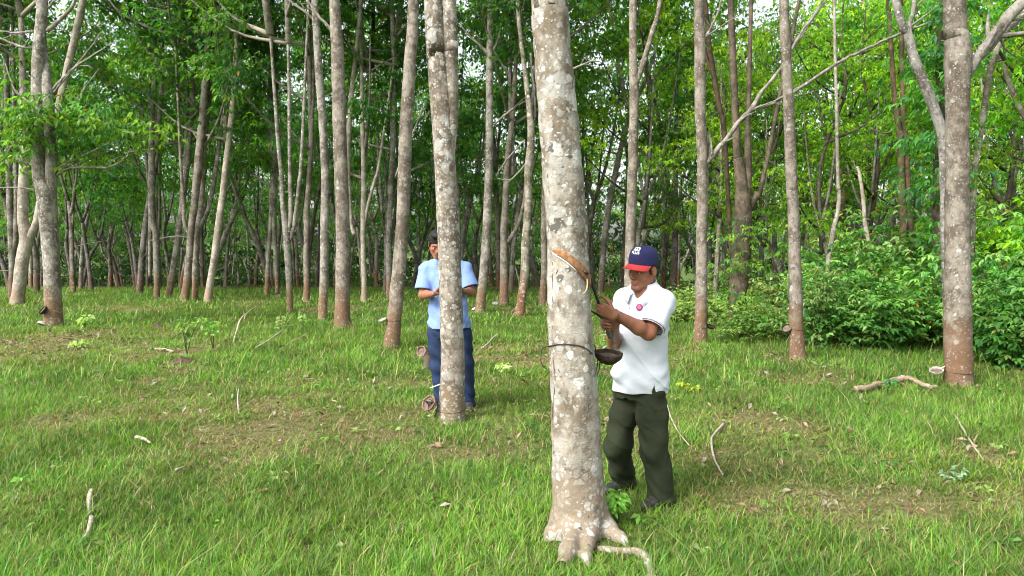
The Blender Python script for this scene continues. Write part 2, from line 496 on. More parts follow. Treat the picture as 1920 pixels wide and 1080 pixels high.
M['wire'] = plain("wire", (0.055, 0.045, 0.035), 0.6, 0.3, 40, metal=0.3)
M['cup_dark'] = plain("coconut_shell", (0.040, 0.026, 0.017), 0.75, 0.55, 35, 0.6)
M['cup_pale'] = plain("crusted_shell", (0.38, 0.33, 0.27), 0.85, 0.35, 22, 0.5)
M['cup_pink'] = plain("pink_brown_shell", (0.24, 0.14, 0.10), 0.85, 0.4, 22, 0.5)
M['latex'] = plain("latex", (0.82, 0.80, 0.74), 0.4, 0.05, 20)
M['latex_old'] = plain("dried_latex", (0.13, 0.10, 0.075), 0.7, 0.4, 30, 0.5)
M['cut'] = plain("fresh_cut_bark", (0.26, 0.135, 0.065), 0.85, 0.3, 45, 0.25)
M['cut_old'] = plain("old_cut_bark", (0.13, 0.06, 0.03), 0.85, 0.4, 45, 0.5)
M['soil'] = plain("heaped_soil", (0.085, 0.055, 0.035), 0.95, 0.5, 25, 1.0, bscale=40)
M['dead_leaf'] = plain("dead_leaf", (0.3, 0.2, 0.1), 0.8, 0.25, 30, attr=True)
M['moss_stone'] = plain("stone", (0.25, 0.24, 0.22), 0.9, 0.3, 20, 0.6)

def groundmat():
    m, nt, b, out = newmat("ground_soil")
    L = nt.links.new
    at = N(nt, "ShaderNodeAttribute"); at.attribute_name = "Col"
    tc = N(nt, "ShaderNodeTexCoord"); co = tc.outputs['Object']
    def noise(s, d=5):
        n = N(nt, "ShaderNodeTexNoise"); n.inputs['Scale'].default_value = s; n.inputs['Detail'].default_value = d
        n.inputs['Roughness'].default_value = 0.7
        L(co, n.inputs['Vector']); return n.outputs[0]
    sc_ = N(nt, "ShaderNodeSeparateColor"); L(at.outputs['Color'], sc_.inputs[0])
    dry = sc_.outputs[0]
    n1, n2, n3 = noise(3), noise(18), noise(60)
    green = mixc(nt, mrange(nt, n2, 0.35, 0.65), (0.05, 0.10, 0.016), (0.10, 0.17, 0.03))
    straw = mixc(nt, mrange(nt, n2, 0.35, 0.68), (0.12, 0.11, 0.045), (0.25, 0.24, 0.10))
    straw = mixc(nt, mrange(nt, n3, 0.5, 0.75), straw, (0.09, 0.055, 0.035))
    f = math_(nt, 'ADD', dry, math_(nt, 'MULTIPLY', math_(nt, 'SUBTRACT', n2, 0.5), 0.9))
    c = mixc(nt, mrange(nt, f, 0.3, 0.75), green, straw)
    c = mixc(nt, mrange(nt, n3, 0.3, 0.8, 0.0, 0.5), c, (0.04, 0.035, 0.018))
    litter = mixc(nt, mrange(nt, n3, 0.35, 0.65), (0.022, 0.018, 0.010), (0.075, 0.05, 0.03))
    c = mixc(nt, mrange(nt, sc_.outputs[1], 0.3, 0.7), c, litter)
    L(c, b.inputs['Base Color']); b.inputs['Roughness'].default_value = 0.95
    b.inputs['Specular IOR Level'].default_value = 0.1
    bp = N(nt, "ShaderNodeBump"); bp.inputs['Strength'].default_value = 0.8; bp.inputs['Distance'].default_value = 0.03
    L(math_(nt, 'ADD', n2, n3), bp.inputs['Height']); L(bp.outputs[0], b.inputs['Normal'])
    return m
M['ground'] = groundmat()
# ------------------------------------------------------------------ ground and grass
def dryness(x, y):
    """0 lush .. 1 bare and strawy"""
    d = fbm(x * 0.55 + 3.1, y * 0.42 + 8.2, 3) * 0.75 + fbm(x * 1.9 + 31, y * 1.7 + 5, 2) * 0.5
    d = (d - 0.62) * 3.0 - 0.07
    def blob(cx, cyy, rx, ry, a): return a * np.exp(-(((x - cx) / rx) ** 2 + ((y - cyy) / ry) ** 2))
    d = d + blob(-2.6, 6.6, 1.6, 1.5, 0.20) + blob(-3.6, 9.5, 2.0, 1.6, 0.25) + blob(-2.0, 4.9, .7, .6, 0.2)
    d = d + blob(2.4, 5.3, 1.3, .45, 0.35) + blob(0.2, 7.0, .8, .7, 0.35) + blob(3.5, 7.5, 2.6, 1.5, 0.12) + blob(6.8, 9.8, 3.5, 1.3, 0.6)
    d = d + blob(2.8, 11.5, 1.5, 1.2, .4) + blob(-6, 19, 5, 1.2, .25) + blob(-.3, 11, 1.6, 1.2, .3)
    d = d - blob(-0.5, 4.4, .8, .7, 0.6) - blob(0, 3.6, 3.2, .55, 0.45) - blob(-7, 24, 9, 3.0, 0.5) - blob(-7, 16, 6, 1.2, .3) - blob(3.2, 4.0, 1.5, .7, .3)
    d = d + blob(.36, 4.0, .30, .30, 0.9)
    return np.clip(d, 0, 1)
def make_ground():
    xs = np.concatenate([-np.geomspace(420, 10.2, 26), np.arange(-10, 10.01, 0.1), np.geomspace(10.2, 420, 26)])
    ys = np.concatenate([np.linspace(-120, 1.9, 12), np.arange(2, 16, 0.1), np.arange(16, 40, 0.5), np.geomspace(40.5, 900, 34)])
    X, Y = np.meshgrid(xs, ys, indexing='ij')
    Z = gz(X, Y)
    dr = dryness(X, Y)
    Z = Z + (vnoise(X * 6, Y * 6) - .5) * 0.02 * (np.abs(X) < 10) * (Y < 16) * (Y > 2)
    nx, ny = len(xs), len(ys)
    I = np.arange(nx * ny).reshape(nx, ny)
    Q = np.stack([I[:-1, :-1], I[1:, :-1], I[1:, 1:], I[:-1, 1:]], -1).reshape(-1, 4)
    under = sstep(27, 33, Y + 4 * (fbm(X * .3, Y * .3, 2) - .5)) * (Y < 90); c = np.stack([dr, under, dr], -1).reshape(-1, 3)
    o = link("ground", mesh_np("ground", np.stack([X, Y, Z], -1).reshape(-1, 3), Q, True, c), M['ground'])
    tag(o, kind="structure")
make_ground()

GREENS = np.array([[0.118, 0.275, 0.022], [0.082, 0.225, 0.024], [0.165, 0.32, 0.036], [0.058, 0.175, 0.034], [0.15, 0.26, 0.06]])
STRAW = np.array([[0.36, 0.31, 0.13], [0.28, 0.22, 0.10], [0.42, 0.37, 0.20], [0.22, 0.13, 0.07], [0.25, 0.25, 0.08]])
def clear_spots(x, y):
    """where trunks and soil heaps stand no blade grows"""
    k = np.ones(len(x), bool)
    for cx, cyy, r in CLEAR: k &= (x - cx) ** 2 + (y - cyy) ** 2 > r * r
    return k
CLEAR = []
def make_grass():
    rng = np.random.default_rng(11)
    VV, F3, F4, CC, n0 = [], [], [], [], 0
    zones = [(2.9, 5.2, 150000, 0.037, 0.0052, 3), (5.2, 8.5, 155000, 0.045, 0.0062, 3), (8.5, 14.5, 150000, 0.056, 0.010, 2), (14.5, 31.0, 130000, 0.062, 0.020, 2)]
    for y0, y1, n, hh, ww, seg in zones:
        y = np.sqrt(rng.uniform(y0 * y0, y1 * y1, n * 2)); x = rng.uniform(-1, 1, n * 2) * (0.78 * y + 0.9)
        # tufts: blades pulled towards jittered tuft centres
        cell = 0.10 if y0 < 8 else 0.22
        tx = np.floor(x / cell); ty = np.floor(y / cell)
        jx = vnoise(tx * 7.31 + .5, ty * 3.77 + .5); jy = vnoise(tx * 2.19 + .3, ty * 9.13 + .7)
        pull = rng.uniform(0, 0.85, len(x)) * (rng.random(len(x)) < .75)
        x = lerp(x, (tx + jx) * cell, pull); y = lerp(y, (ty + jy) * cell, pull)
        dr = dryness(x, y)
        fine = vnoise(x * 5.1 + 3, y * 5.1 + 9)
        keep = rng.random(len(x)) < np.clip(1.1 - 0.45 * dr * (0.4 + fine), 0.55, 1)
        keep &= clear_spots(x, y)
        x, y, dr, fine = (a[keep][:n] for a in (x, y, dr, fine))
        m = len(x)
        lush = 1 - dr
        h = hh * rng.lognormal(0, .38, m) * (0.5 + 0.9 * lush) * (1 - .6 * np.exp(-((x - .38) / .32) ** 2 - ((y - 4.0) / .33) ** 2)) * (0.75 + 0.6 * fine)
        h *= 1 + 0.45 * np.exp(-((y - 3.6) / .55) ** 2) * lush + 0.8 * (rng.random(m) < .07)
        w = ww * rng.uniform(.6, 1.35, m)
        az = rng.uniform(0, 2 * math.pi, m)
        lean = np.abs(rng.normal(0, .55, m)) + 0.25 + dr * .45
        faz = az + math.pi / 2 + rng.normal(0, .5, m)
        z = gz(x, y) - 0.006
        dirx, diry = np.cos(az), np.sin(az); sx, sy = np.cos(faz), np.sin(faz)
        bend = rng.uniform(.35, 1.0, m)
        straw = (rng.random(m) < (0.19 + 0.46 * np.clip(dr * 1.25 - .1, 0, 1)))
        base = GREENS[rng.integers(0, 5, m)].copy()
        tuftn = vnoise(x * 2.2 + 50, y * 2.2 + 20)[:, None]
        base *= 0.64 + 0.92 * tuftn
        base[:, 0] *= 1 + .30 * (vnoise(x * .9 + 5, y * .9)) * (0.6 + dr)
        base[straw] = STRAW[rng.integers(0, 5, straw.sum())]
        base *= rng.uniform(.75, 1.25, m)[:, None]
        P_ = []
        ts = [0, .38, .74, 1] if seg == 3 else [0, .55, 1]
        for t in ts:
            up = h * (t - 0.42 * bend * t * t); out = h * lean * (0.35 * t + 0.9 * bend * t * t)
            cx, cyy, cz = x + dirx * out, y + diry * out, z + up
            ww_ = w * (1 - t) ** .6 * (1 if t else .8)
            if t < 1:
                P_ += [np.stack([cx - sx * ww_ / 2, cyy - sy * ww_ / 2, cz], 1), np.stack([cx + sx * ww_ / 2, cyy + sy * ww_ / 2, cz], 1)]
            else: P_.append(np.stack([cx, cyy, cz], 1))
        k = len(P_)
        VV.append(np.stack(P_, 1).reshape(-1, 3)); CC.append(np.repeat(base, k, 0))
        b = n0 + np.arange(m) * k
        for i in range(len(ts) - 2): F4.append(np.stack([b + 2 * i, b + 2 * i + 1, b + 2 * i + 3, b + 2 * i + 2], 1))
        F3.append(np.stack([b + k - 3, b + k - 2, b + k - 1], 1))
        n0 += m * k
    o = link("grass", mesh_np("grass", np.concatenate(VV), [np.concatenate(F3), np.concatenate(F4)], True, np.concatenate(CC)), M['grass'])
    tag(o, "bright green lawn grass with dry straw coloured patches covering the plantation floor", "grass", kind="stuff")
def make_litter():
    """fallen dead leaves lying in the grass"""
    rng = np.random.default_rng(23)
    n = 2600
    y = np.sqrt(rng.uniform(2.9 ** 2, 14 ** 2, n * 4)); x = rng.uniform(-1, 1, n * 4) * (0.76 * y + .6)
    k = rng.random(n * 4) < dryness(x, y) ** 1.2 + .08
    x, y = x[k][:n], y[k][:n]; n = len(x)
    L = rng.uniform(.018, .07, n) * (1 + .04 * y); W = L * rng.uniform(.3, .5, n)
    az = rng.uniform(0, 6.28, n); tl = rng.normal(0, .35, n); z = gz(x, y) + rng.uniform(.012, .05, n)
    d = np.stack([np.cos(az), np.sin(az), tl], 1); s = np.stack([-np.sin(az), np.cos(az), rng.normal(0, .4, n)], 1)
    c = np.stack([x, y, z], 1)
    V = np.stack([c - d * L[:, None] / 2, c + s * W[:, None] / 2 + [0, 0, .008], c + d * L[:, None] / 2, c - s * W[:, None] / 2 + [0, 0, .008]], 1).reshape(-1, 3)
    b = np.arange(n) * 4
    F = np.concatenate([np.stack([b, b + 3, b + 2], 1), np.stack([b, b + 2, b + 1], 1)])
    pal = .62 * np.array([[.33, .20, .11], [.42, .30, .19], [.20, .10, .06], [.36, .29, .21], [.26, .12, .07], [.42, .36, .28]])
    o = link("dead_leaves", mesh_np("dead_leaves", V, F, False, np.repeat(pal[rng.integers(0, 6, n)], 4, 0)), M['dead_leaf'])
    tag(o, "small brown dead leaves scattered in the thin patches of the lawn", "leaf litter", kind="stuff")

def make_weeds():
    """low broad leaved weeds growing through the lawn"""
    rng = np.random.default_rng(37); n = 420
    y = np.sqrt(rng.uniform(3.3 ** 2, 17 ** 2, n)); x = rng.uniform(-1, 1, n) * (.72 * y + .4)
    k = clear_spots(x, y); x, y = x[k], y[k]
    pos = np.stack([x, y, gz(x, y) + rng.uniform(.015, .05, len(x))], 1)
    pal = np.array([[.13, .28, .04], [.20, .33, .08], [.10, .22, .05], [.28, .36, .14]])
    V, F, c = whorls(pos, rng, pal, 4, .045, .026, .05, pet=.03, rare=.02)
    o = link("weeds", mesh_np("weeds", V, F, False, c), M['grass'])
    tag(o, "low broad leaved weeds dotted through the lawn grass", "weeds", kind="stuff")
# ------------------------------------------------------------------ foliage
DARK = np.array([[0.055, 0.155, 0.042], [0.075, 0.190, 0.045], [0.10, 0.235, 0.045], [0.062, 0.18, 0.068], [0.13, 0.265, 0.042]])
MID = np.array([[0.070, 0.18, 0.026], [0.10, 0.225, 0.030], [0.135, 0.27, 0.032], [0.06, 0.16, 0.036], [0.165, 0.30, 0.030]])
BRIGHT = np.array([[0.17, 0.34, 0.018], [0.24, 0.42, 0.024], [0.13, 0.28, 0.022], [0.31, 0.47, 0.035], [0.09, 0.22, 0.025]])
def whorls(pos, rng, pal, nl=8, L=0.20, W=0.07, droop=0.55, pet=0.28, rare=0.012, rmul=None):
    """terminal whorls of three-part leaves -> vertices, triangles, colours"""
    pos = np.asarray(pos, float); n = len(pos)
    s = rng.uniform(.75, 1.25, n)
    az = (np.arange(nl)[None] / nl + rng.random((n, 1))) * 2 * math.pi + rng.normal(0, .3, (n, nl))
    el = rng.uniform(-.35, .75, (n, nl))
    pl = pet * s[:, None] * rng.uniform(.6, 1.3, (n, nl))
    D = np.stack([np.cos(az) * np.cos(el), np.sin(az) * np.cos(el), np.sin(el)], -1)
    B = pos[:, None] + D * pl[..., None]
    wcol = pal[rng.integers(0, len(pal), n)] * rng.uniform(.8, 1.2, n)[:, None]
    out = []
    for off in (-.85, 0, .85):
        a = az + off + rng.normal(0, .15, az.shape)
        e = -droop + rng.normal(0, .33, az.shape) - (0.1 if off else 0)
        d = np.stack([np.cos(a) * np.cos(e), np.sin(a) * np.cos(e), np.sin(e)], -1)
        sd = np.stack([-np.sin(a), np.cos(a), rng.normal(0, .35, az.shape)], -1)
        l = (L * s[:, None] * rng.uniform(.7, 1.2, az.shape))[..., None]; w = l * (W / L)
        up = np.array([0, 0, 1.0])
        mid = B + d * l * .48
        q = np.stack([B, mid + sd * w * .5 + up * w * .18, B + d * l - up * l * .10, mid - sd * w * .5 + up * w * .18], 2)
        out.append(q)
    V = np.stack(out, 2).reshape(-1, 3)
    m = len(V) // 4
    c = np.repeat(wcol, nl * 3, 0) * rng.uniform(.78, 1.25, m)[:, None]
    r = rng.random(m)
    c[r < rare] = np.array([.30, .17, .03]) * rng.uniform(.6, 1.2, ((r < rare).sum(), 1))
    b = np.arange(m) * 4
    F = np.concatenate([np.stack([b, b + 3, b + 2], 1), np.stack([b, b + 2, b + 1], 1)])
    return V, F, np.repeat(c, 4, 0)

def crown_variant(seed, H=8.0, R=2.6, limbs=7, pal=DARK, nwh=300, L=0.21, spread=0.55, low=-0.6):
    """limbs and whorls above a fork at the origin -> limb mesh builder, whorl positions"""
    rng = np.random.default_rng(seed)
    lb = MB(); tips = []
    lead = np.array([[0, 0, -.25], [rng.normal(0, .15), rng.normal(0, .15), H * .35], [rng.normal(0, .3), rng.normal(0, .3), H * .7], [rng.normal(0, .4), rng.normal(0, .4), H]])
    pl = catmull(lead, 4)
    lb.add(*tube(pl, np.linspace(.085, .02, len(pl)), 6, rng, .05))
    for i in range(limbs):
        t = (i + rng.random() * .7) / limbs
        k = min(int(t * .85 * (len(pl) - 1)), len(pl) - 2); o = pl[k]
        az = i * 2.4 + rng.normal(0, .4); ln = R * (1.15 - .55 * t) * rng.uniform(.75, 1.15); ris = rng.uniform(.45, 1.1) * ln
        e = o + np.array([math.cos(az) * ln, math.sin(az) * ln, ris])
        mid = lerp(o, e, .5) + np.array([0, 0, -.12 * ln]) + rng.normal(0, .08, 3)
        q = catmull([o, mid, e], 4)
        lb.add(*tube(q, np.linspace(.05 * (1.2 - .5 * t), .012, len(q)), 5, rng, .05))
        for j in range(5):
            s0 = q[rng.integers(3, len(q))]
            d = np.array([rng.normal(), rng.normal(), rng.normal(-.1, .7)]); d /= np.linalg.norm(d)
            e2 = s0 + d * rng.uniform(.5, 1.15) * spread * 1.6
            lb.add(*tube([s0, lerp(s0, e2, .5) + [0, 0, .05], e2], [.014, .010, .005], 4))
            tips.append((e2, .42)); tips.append((s0, .5))
    for k in range(3, len(pl)): tips.append((pl[k], .8))
    w = []
    while len(w) < nwh:
        c, r = tips[rng.integers(0, len(tips))]
        d = rng.normal(0, 1, 3) * [1, 1, .75]
        p = c + d * spread * r * 1.15
        if p[2] > low: w.append(p)
    return lb, np.array(w), rng
CROWNS = []
def make_crowns():
    for i in range(8):
        lb, w, rng = crown_variant(100 + i, 7.5 + i % 3, 2.4 + .25 * (i % 4), 8, DARK, 185, spread=.44, low=-1.3)
        V, F, c = whorls(w, rng, np.vstack([DARK, DARK, MID]), 8, .18, .068)
        CROWNS.append(dict(limbs=lb.mesh("limbs"), leaf=mesh_np("crown", V, F, False, c)))
        CROWNS[-1]['limbs'].materials.append(M['branch']); CROWNS[-1]['leaf'].materials.append(M['leaf'])
    for i in range(5):
        lb, w, rng = crown_variant(200 + i, 6.5 + i % 3, 2.6 + .3 * (i % 3), 9, BRIGHT, 260, spread=.62, low=-1.2)
        V, F, c = whorls(w, rng, np.vstack([BRIGHT, BRIGHT, MID]), 8, .165, .064)
        CROWNS.append(dict(limbs=lb.mesh("limbs"), leaf=mesh_np("crown", V, F, False, c)))
        CROWNS[-1]['limbs'].materials.append(M['bark_dark']); CROWNS[-1]['leaf'].materials.append(M['leaf'])
make_crowns()
def put_crown(parent, local, ci, s=1.0, rz=0.0, limbs=True):
    for nm, me in (("limbs", CROWNS[ci]['limbs']), ("crown", CROWNS[ci]['leaf'])):
        if nm == "limbs" and not limbs: continue
        o = bpy.data.objects.new(nm, me); COL.objects.link(o)
        o.parent = parent; o.location = local; o.scale = (s, s, s); o.rotation_euler = (0, 0, rz)

# ------------------------------------------------------------------ trees that can be told apart
HERO = []
def hero(label, base, stem, forks=(), branches=(), mat='bark_grey', zc=5.5, ci=0, cs=1.0, Y=None, seg=14, leafy=(), pal=None, flare=1.18,
         name="rubber_tree", group="rubber trees that stand out from the rows", top=True, lump=.03, leafL=.2, no_crown=False):
    """stem, forks, branches: lists of (px, py, width in px[, dY]); traced where the tree stands, at its own depth"""
    rng = np.random.default_rng(abs(hash(label)) % 1000 if False else sum(map(ord, label)) % 9973)
    b = G(*base) if Y is None else np.array([*P(base[0], base[1], Y)[:2], 0.0])
    if Y is not None: b[2] = gz(b[0], b[1])
    Y0 = b[1]
    rt = root(name, b, label, "tree", group)
    def conv(lst):
        p, r = [], []
        for q in lst:
            yy = Y0 + (q[3] if len(q) > 3 else 0)
            p.append(P(q[0], q[1], yy)); r.append(q[2] / 2 / FPX * yy)
        return p, r
    tm = MB()
    p, r = conv(stem)
    p = [b - [0, 0, .15]] + [b + [0, 0, .02]] + p; r = [r[0] * flare * 1.08, r[0] * flare] + r
    def run(p, r, sg, up=True, ztop=None):
        p = list(p); r = list(r)
        if up:
            d = p[-1] - p[-2]; d /= np.linalg.norm(d); d = d * [.6, .6, 1]
            zt = max((ztop if ztop else b[2] + zc) + (2.2 if Y0 < 16 else 0), p[-1][2] + .3)
            e = p[-1] + d / d[2] * (zt - p[-1][2]); p.append(e); r.append(r[-1] * .72)
        q = catmull(p, 6); rr = catmull(np.stack([r, r, r], 1), 6)[:, 0]
        j = rng.normal(0, .0025, q.shape) * [1, 1, 0]
        tm.add(*tube(q + j, np.maximum(rr, .004), sg, rng, lump))
        return p[-1]
    tops = [run(p, r, seg, top)]
    for f in forks:
        pf, rf = conv(f)
        tops.append(run(pf, rf, max(8, seg - 4), top, b[2] + zc + rng.uniform(-.5, .8)))
    tm.build("trunk", M[mat], rt, b)
    for br in branches:
        bm_ = MB(); pb, rb = conv(br)
        q = catmull(pb, 5); rr = catmull(np.stack([rb] * 3, 1), 5)[:, 0]
        bm_.add(*tube(q + rng.normal(0, .004, q.shape), np.maximum(rr, .003), 7, rng, .05))
        for k in range(max(1, len(q) // 5)):
            i = rng.integers(2, len(q)); d = q[min(i, len(q) - 1)] - q[i - 2]; ln = np.linalg.norm(d) + 1e-9
            d = d / ln + rng.normal(0, .55, 3); e = q[i - 1] + d * rng.uniform(.15, .5)
            bm_.add(*tube([q[i - 1], lerp(q[i - 1], e, .5) + rng.normal(0, .03, 3), e], [rr[i - 1] * .55, rr[i - 1] * .4, .003], 5))
        bm_.build("branch", M['branch' if mat not in ('bark_dark',) else 'bark_dark'], rt, b)
    if top and not no_crown and Y0 > 16:
        for k, t in enumerate(tops[:2]):
            put_crown(rt, t - b, (ci + k) % len(CROWNS), cs * (1 if k == 0 else .8), rng.random() * 6)
        if Y0 > 19 and Y0 < 24.5:
            put_crown(rt, np.array([tops[0][0] - b[0], .1, 0]) * .6 + [0, 0, rng.uniform(3.4, 4.6)], (ci + 3) % 8, .85, rng.random() * 6)
    if leafy:
        w = []
        for (px, py, dY, rad, cnt) in leafy:
            c = P(px, py, Y0 + dY)
            w.append(c + rng.normal(0, 1, (cnt, 3)) * rad * np.array([1, 1, .45]))
        V, F, c = whorls(np.concatenate(w), rng, pal if pal is not None else np.vstack([DARK, MID]), 8, leafL, leafL * .38)
        link("leaf_sprays", mesh_np("leaf_sprays", V - b, F, False, c), M['leaf'], rt)
    CLEAR.append((b[0], b[1], max(r[2], .05) * 1.1))
    HERO.append((b[0], b[1]))
    return rt, b
# ------------------------------------------------------------------ the tapped tree in front
MAIN_Y = float(G(1086, 1004)[1]) + 0.06
_mc = [(1004, 1087, 106), (940, 1085, 102), (860, 1081.5, 95), (760, 1077, 90), (640, 1072, 84.5), (540, 1067, 80), (430, 1062.5, 77), (320, 1054, 75), (213, 1046, 72), (100, 1036, 69), (0, 1031.5, 67)]
MAINP = [(P(x, y, MAIN_Y), w / 2 / FPX * MAIN_Y) for y, x, w in _mc]
MZ = np.array([p[2] for p, r in MAINP]); MX = np.array([p[0] for p, r in MAINP]); MR = np.array([r for p, r in MAINP])
MBASE = np.array([MAINP[0][0][0], MAIN_Y, float(gz(MAINP[0][0][0], MAIN_Y))])
def main_r(z, th):
    r = np.interp(z, MZ, MR); fl = np.clip(1 - z / .34, 0, 1) ** 2
    r = r * (1 + fl * (.08 + .11 * np.cos(3 * th + 1.2) + .10 * np.cos(5 * th)))
    return r + .0030 * np.sin(3 * th + z * 4) + .0025 * np.sin(5 * th - z * 7 + 1) + .002 * np.sin(z * 23 + 2 * th) + .0018 * np.sin(z * 51 + 7 * th)
def main_c(z): return np.interp(z, MZ, MX), np.interp(z, MZ, MR)
def on_main(px, py, off=0.0):
    """point of the big trunk's bark seen at a pixel"""
    a = P(px, py, 3.9); d = P(px, py, 4.9) - a
    best = None
    for t in np.linspace(0, .55, 700):
        q = a + d * t; cx, r = main_c(q[2]); r = float(main_r(q[2], math.atan2(q[1] - MAIN_Y, q[0] - cx)))
        e = math.hypot(q[0] - cx, q[1] - MAIN_Y) - r
        if e <= off: return q
        if best is None or e < best[0]: best = (e, q, cx, r)
    e, q, cx, r = best
    v = np.array([q[0] - cx, q[1] - MAIN_Y]); v /= np.linalg.norm(v)
    return np.array([cx + v[0] * (r + off), MAIN_Y + v[1] * (r + off), q[2]])
def main_tree():
    rt = root("rubber_tree", MBASE, "big pale lichen spotted rubber trunk that the man in the cap is cutting", "tree", "rubber trees that stand out from the rows")
    h = 0.009
    f = Field([MBASE[0] - .42, MAIN_Y - .52, -.12], [MBASE[0] + .48, MAIN_Y + .36, 3.25], h)
    def trunk(x, y, z):
        cx = np.interp(z, MZ, MX); th = np.arctan2(y - MAIN_Y, x - cx); r = main_r(z, th)
        return np.sqrt((x - cx) ** 2 + (y - MAIN_Y) ** 2) - r
    sl, X = f.sub(f.lo, f.lo + f.h * (f.n - 1)); f.D = trunk(*X).astype(np.float32)
    def g(px, py, dz=0.0):
        q = G(px, py); q[2] += dz; return q
    f.chain([g(1088, 985, .10), g(1078, 1012, .05), g(1066, 1042, .025), g(1046, 1082, .005), g(1030, 1110, -.03)], [.085, .06, .042, .03, .02], .05)
    f.chain([g(1110, 990, .07), g(1140, 1002, .03), g(1162, 1014, .012), g(1190, 1030, -.03)], [.065, .042, .030, .015], .05)
    f.chain([g(1050, 985, .06), g(1034, 1004, .015), g(1016, 1024, -.03)], [.05, .03, .015], .05)
    f.chain([g(1105, 1015, .04), g(1100, 1050, .015), g(1110, 1085, -.02)], [.05, .022, .012], .04)
    V, Q = f.mesh(1)
    link("trunk", mesh_np("trunk", V - MBASE, Q), M['bark_main'], rt)
    rng = np.random.default_rng(3)
    # pale surface root looping out of the turf
    rp = catmull([g(1118, 1022, -.02), g(1135, 1040, .03), g(1165, 1044, .028), g(1192, 1046, .032), g(1208, 1056, .035), g(1216, 1072, .03), g(1222, 1100, -.02)], 5)
    mb = MB(); mb.add(*tube(rp, np.interp(np.linspace(0, 1, len(rp)), [0, .3, .7, 1], [.016, .02, .026, .018]), 10, rng, .06))
    mb.build("surface_root", M['bark_main'], rt, MBASE)
    # upper stem out of the picture and crown
    top = MAINP[-1][0]; mb = MB()
    q = catmull([top + [0.004, 0, -.05], top + [-.03, 0, .8], top + [-.06, .05, 2.6], top + [-.02, .1, 5.0]], 5)
    mb.add(*tube(q, np.linspace(MR[-1], .07, len(q)), 18, rng, .015)); mb.build("upper_stem", M['bark_main'], rt, MBASE)
    put_crown(rt, q[-1] - MBASE, 2, .8, 1.0)
    # tapping cut: a band of fresh orange wood sunk in the bark, with white latex along its lower edge
    cp = catmull([(1036, 470), (1050, 474), (1068, 485), (1085, 499), (1096, 512), (1103, 524), (1106, 534)], 4)
    nrm = np.gradient(cp, axis=0); nrm = np.stack([-nrm[:, 1], nrm[:, 0]], 1); nrm /= np.linalg.norm(nrm, axis=1)[:, None]
    wd = np.interp(np.linspace(0, 1, len(cp)), [0, .12, .7, 1], [3, 6.5, 8.5, 3])
    rows = []
    for k, off in ((-1.1, -.006), (-.95, .006), (-.3, .0075), (.4, .004), (.9, .006), (1.05, -.006)):
        rows.append([on_main(*(c + n * w * k), off + rng.normal(0, .0012)) for c, n, w in zip(cp, nrm, wd)])
    R = np.array(rows); k, n = R.shape[:2]; I = np.arange(k * n).reshape(k, n)
    Qs = np.stack([I[:-1, :-1], I[1:, :-1], I[1:, 1:], I[:-1, 1:]], -1).reshape(-1, 4)
    cut = link("tapping_cut", mesh_np("tapping_cut", R.reshape(-1, 3) - MBASE, Qs), M['cut'], rt)
    lp = [on_main(*(c + n * (w * 1.15)), .004) for c, n, w in list(zip(cp, nrm, wd))[:15]]
    mb = MB(); mb.add(*tube(lp, np.interp(np.linspace(0, 1, len(lp)), [0, .2, .8, 1], [.002, .0055, .004, .001]), 6)); mb.build("latex_line", M['latex'], cut, MBASE)
    dk = [on_main(*(c + n * (w * .98)), .007) for c, n, w in list(zip(cp, nrm, wd))[3:]]
    mb = MB(); mb.add(*tube(dk, .0028, 6)); mb.build("cut_lip", M['cut_old'], cut, MBASE)
    # curl of bark shaving, old seams left by earlier latex channels
    sv = [on_main(1101, 524, .012), on_main(1101, 536, .03), on_main(1099, 545, .035), on_main(1094, 551, .02)]
    mb = MB(); mb.add(*tube(catmull(sv, 4), .0035, 5, flat=.4)); mb.build("bark_shaving", M['cut_pale'], rt, MBASE)
    for pts in ([(1036, 492), (1035, 540), (1037, 600), (1036, 640)], [(1037, 668), (1039, 720), (1036, 790), (1040, 850)], [(1046, 690), (1058, 720), (1060, 770)], [(1037, 486), (1046, 498), (1042, 520)]):
        mb = MB(); pp = catmull([on_main(x + rng.normal(0, .8), y, -.001) for x, y in pts], 5); mb.add(*tube(pp + rng.normal(0, .0012, pp.shape), np.linspace(.0028, .0015, len(pp)), 5)); mb.build("bark_seam", M['cut_old'], rt, MBASE)
    CLEAR.append((MBASE[0], MAIN_Y, .15))
    return rt
M['cut_pale'] = plain("pale_shaving", (0.55, 0.38, 0.2), 0.7, 0.2, 40)
main_tree()

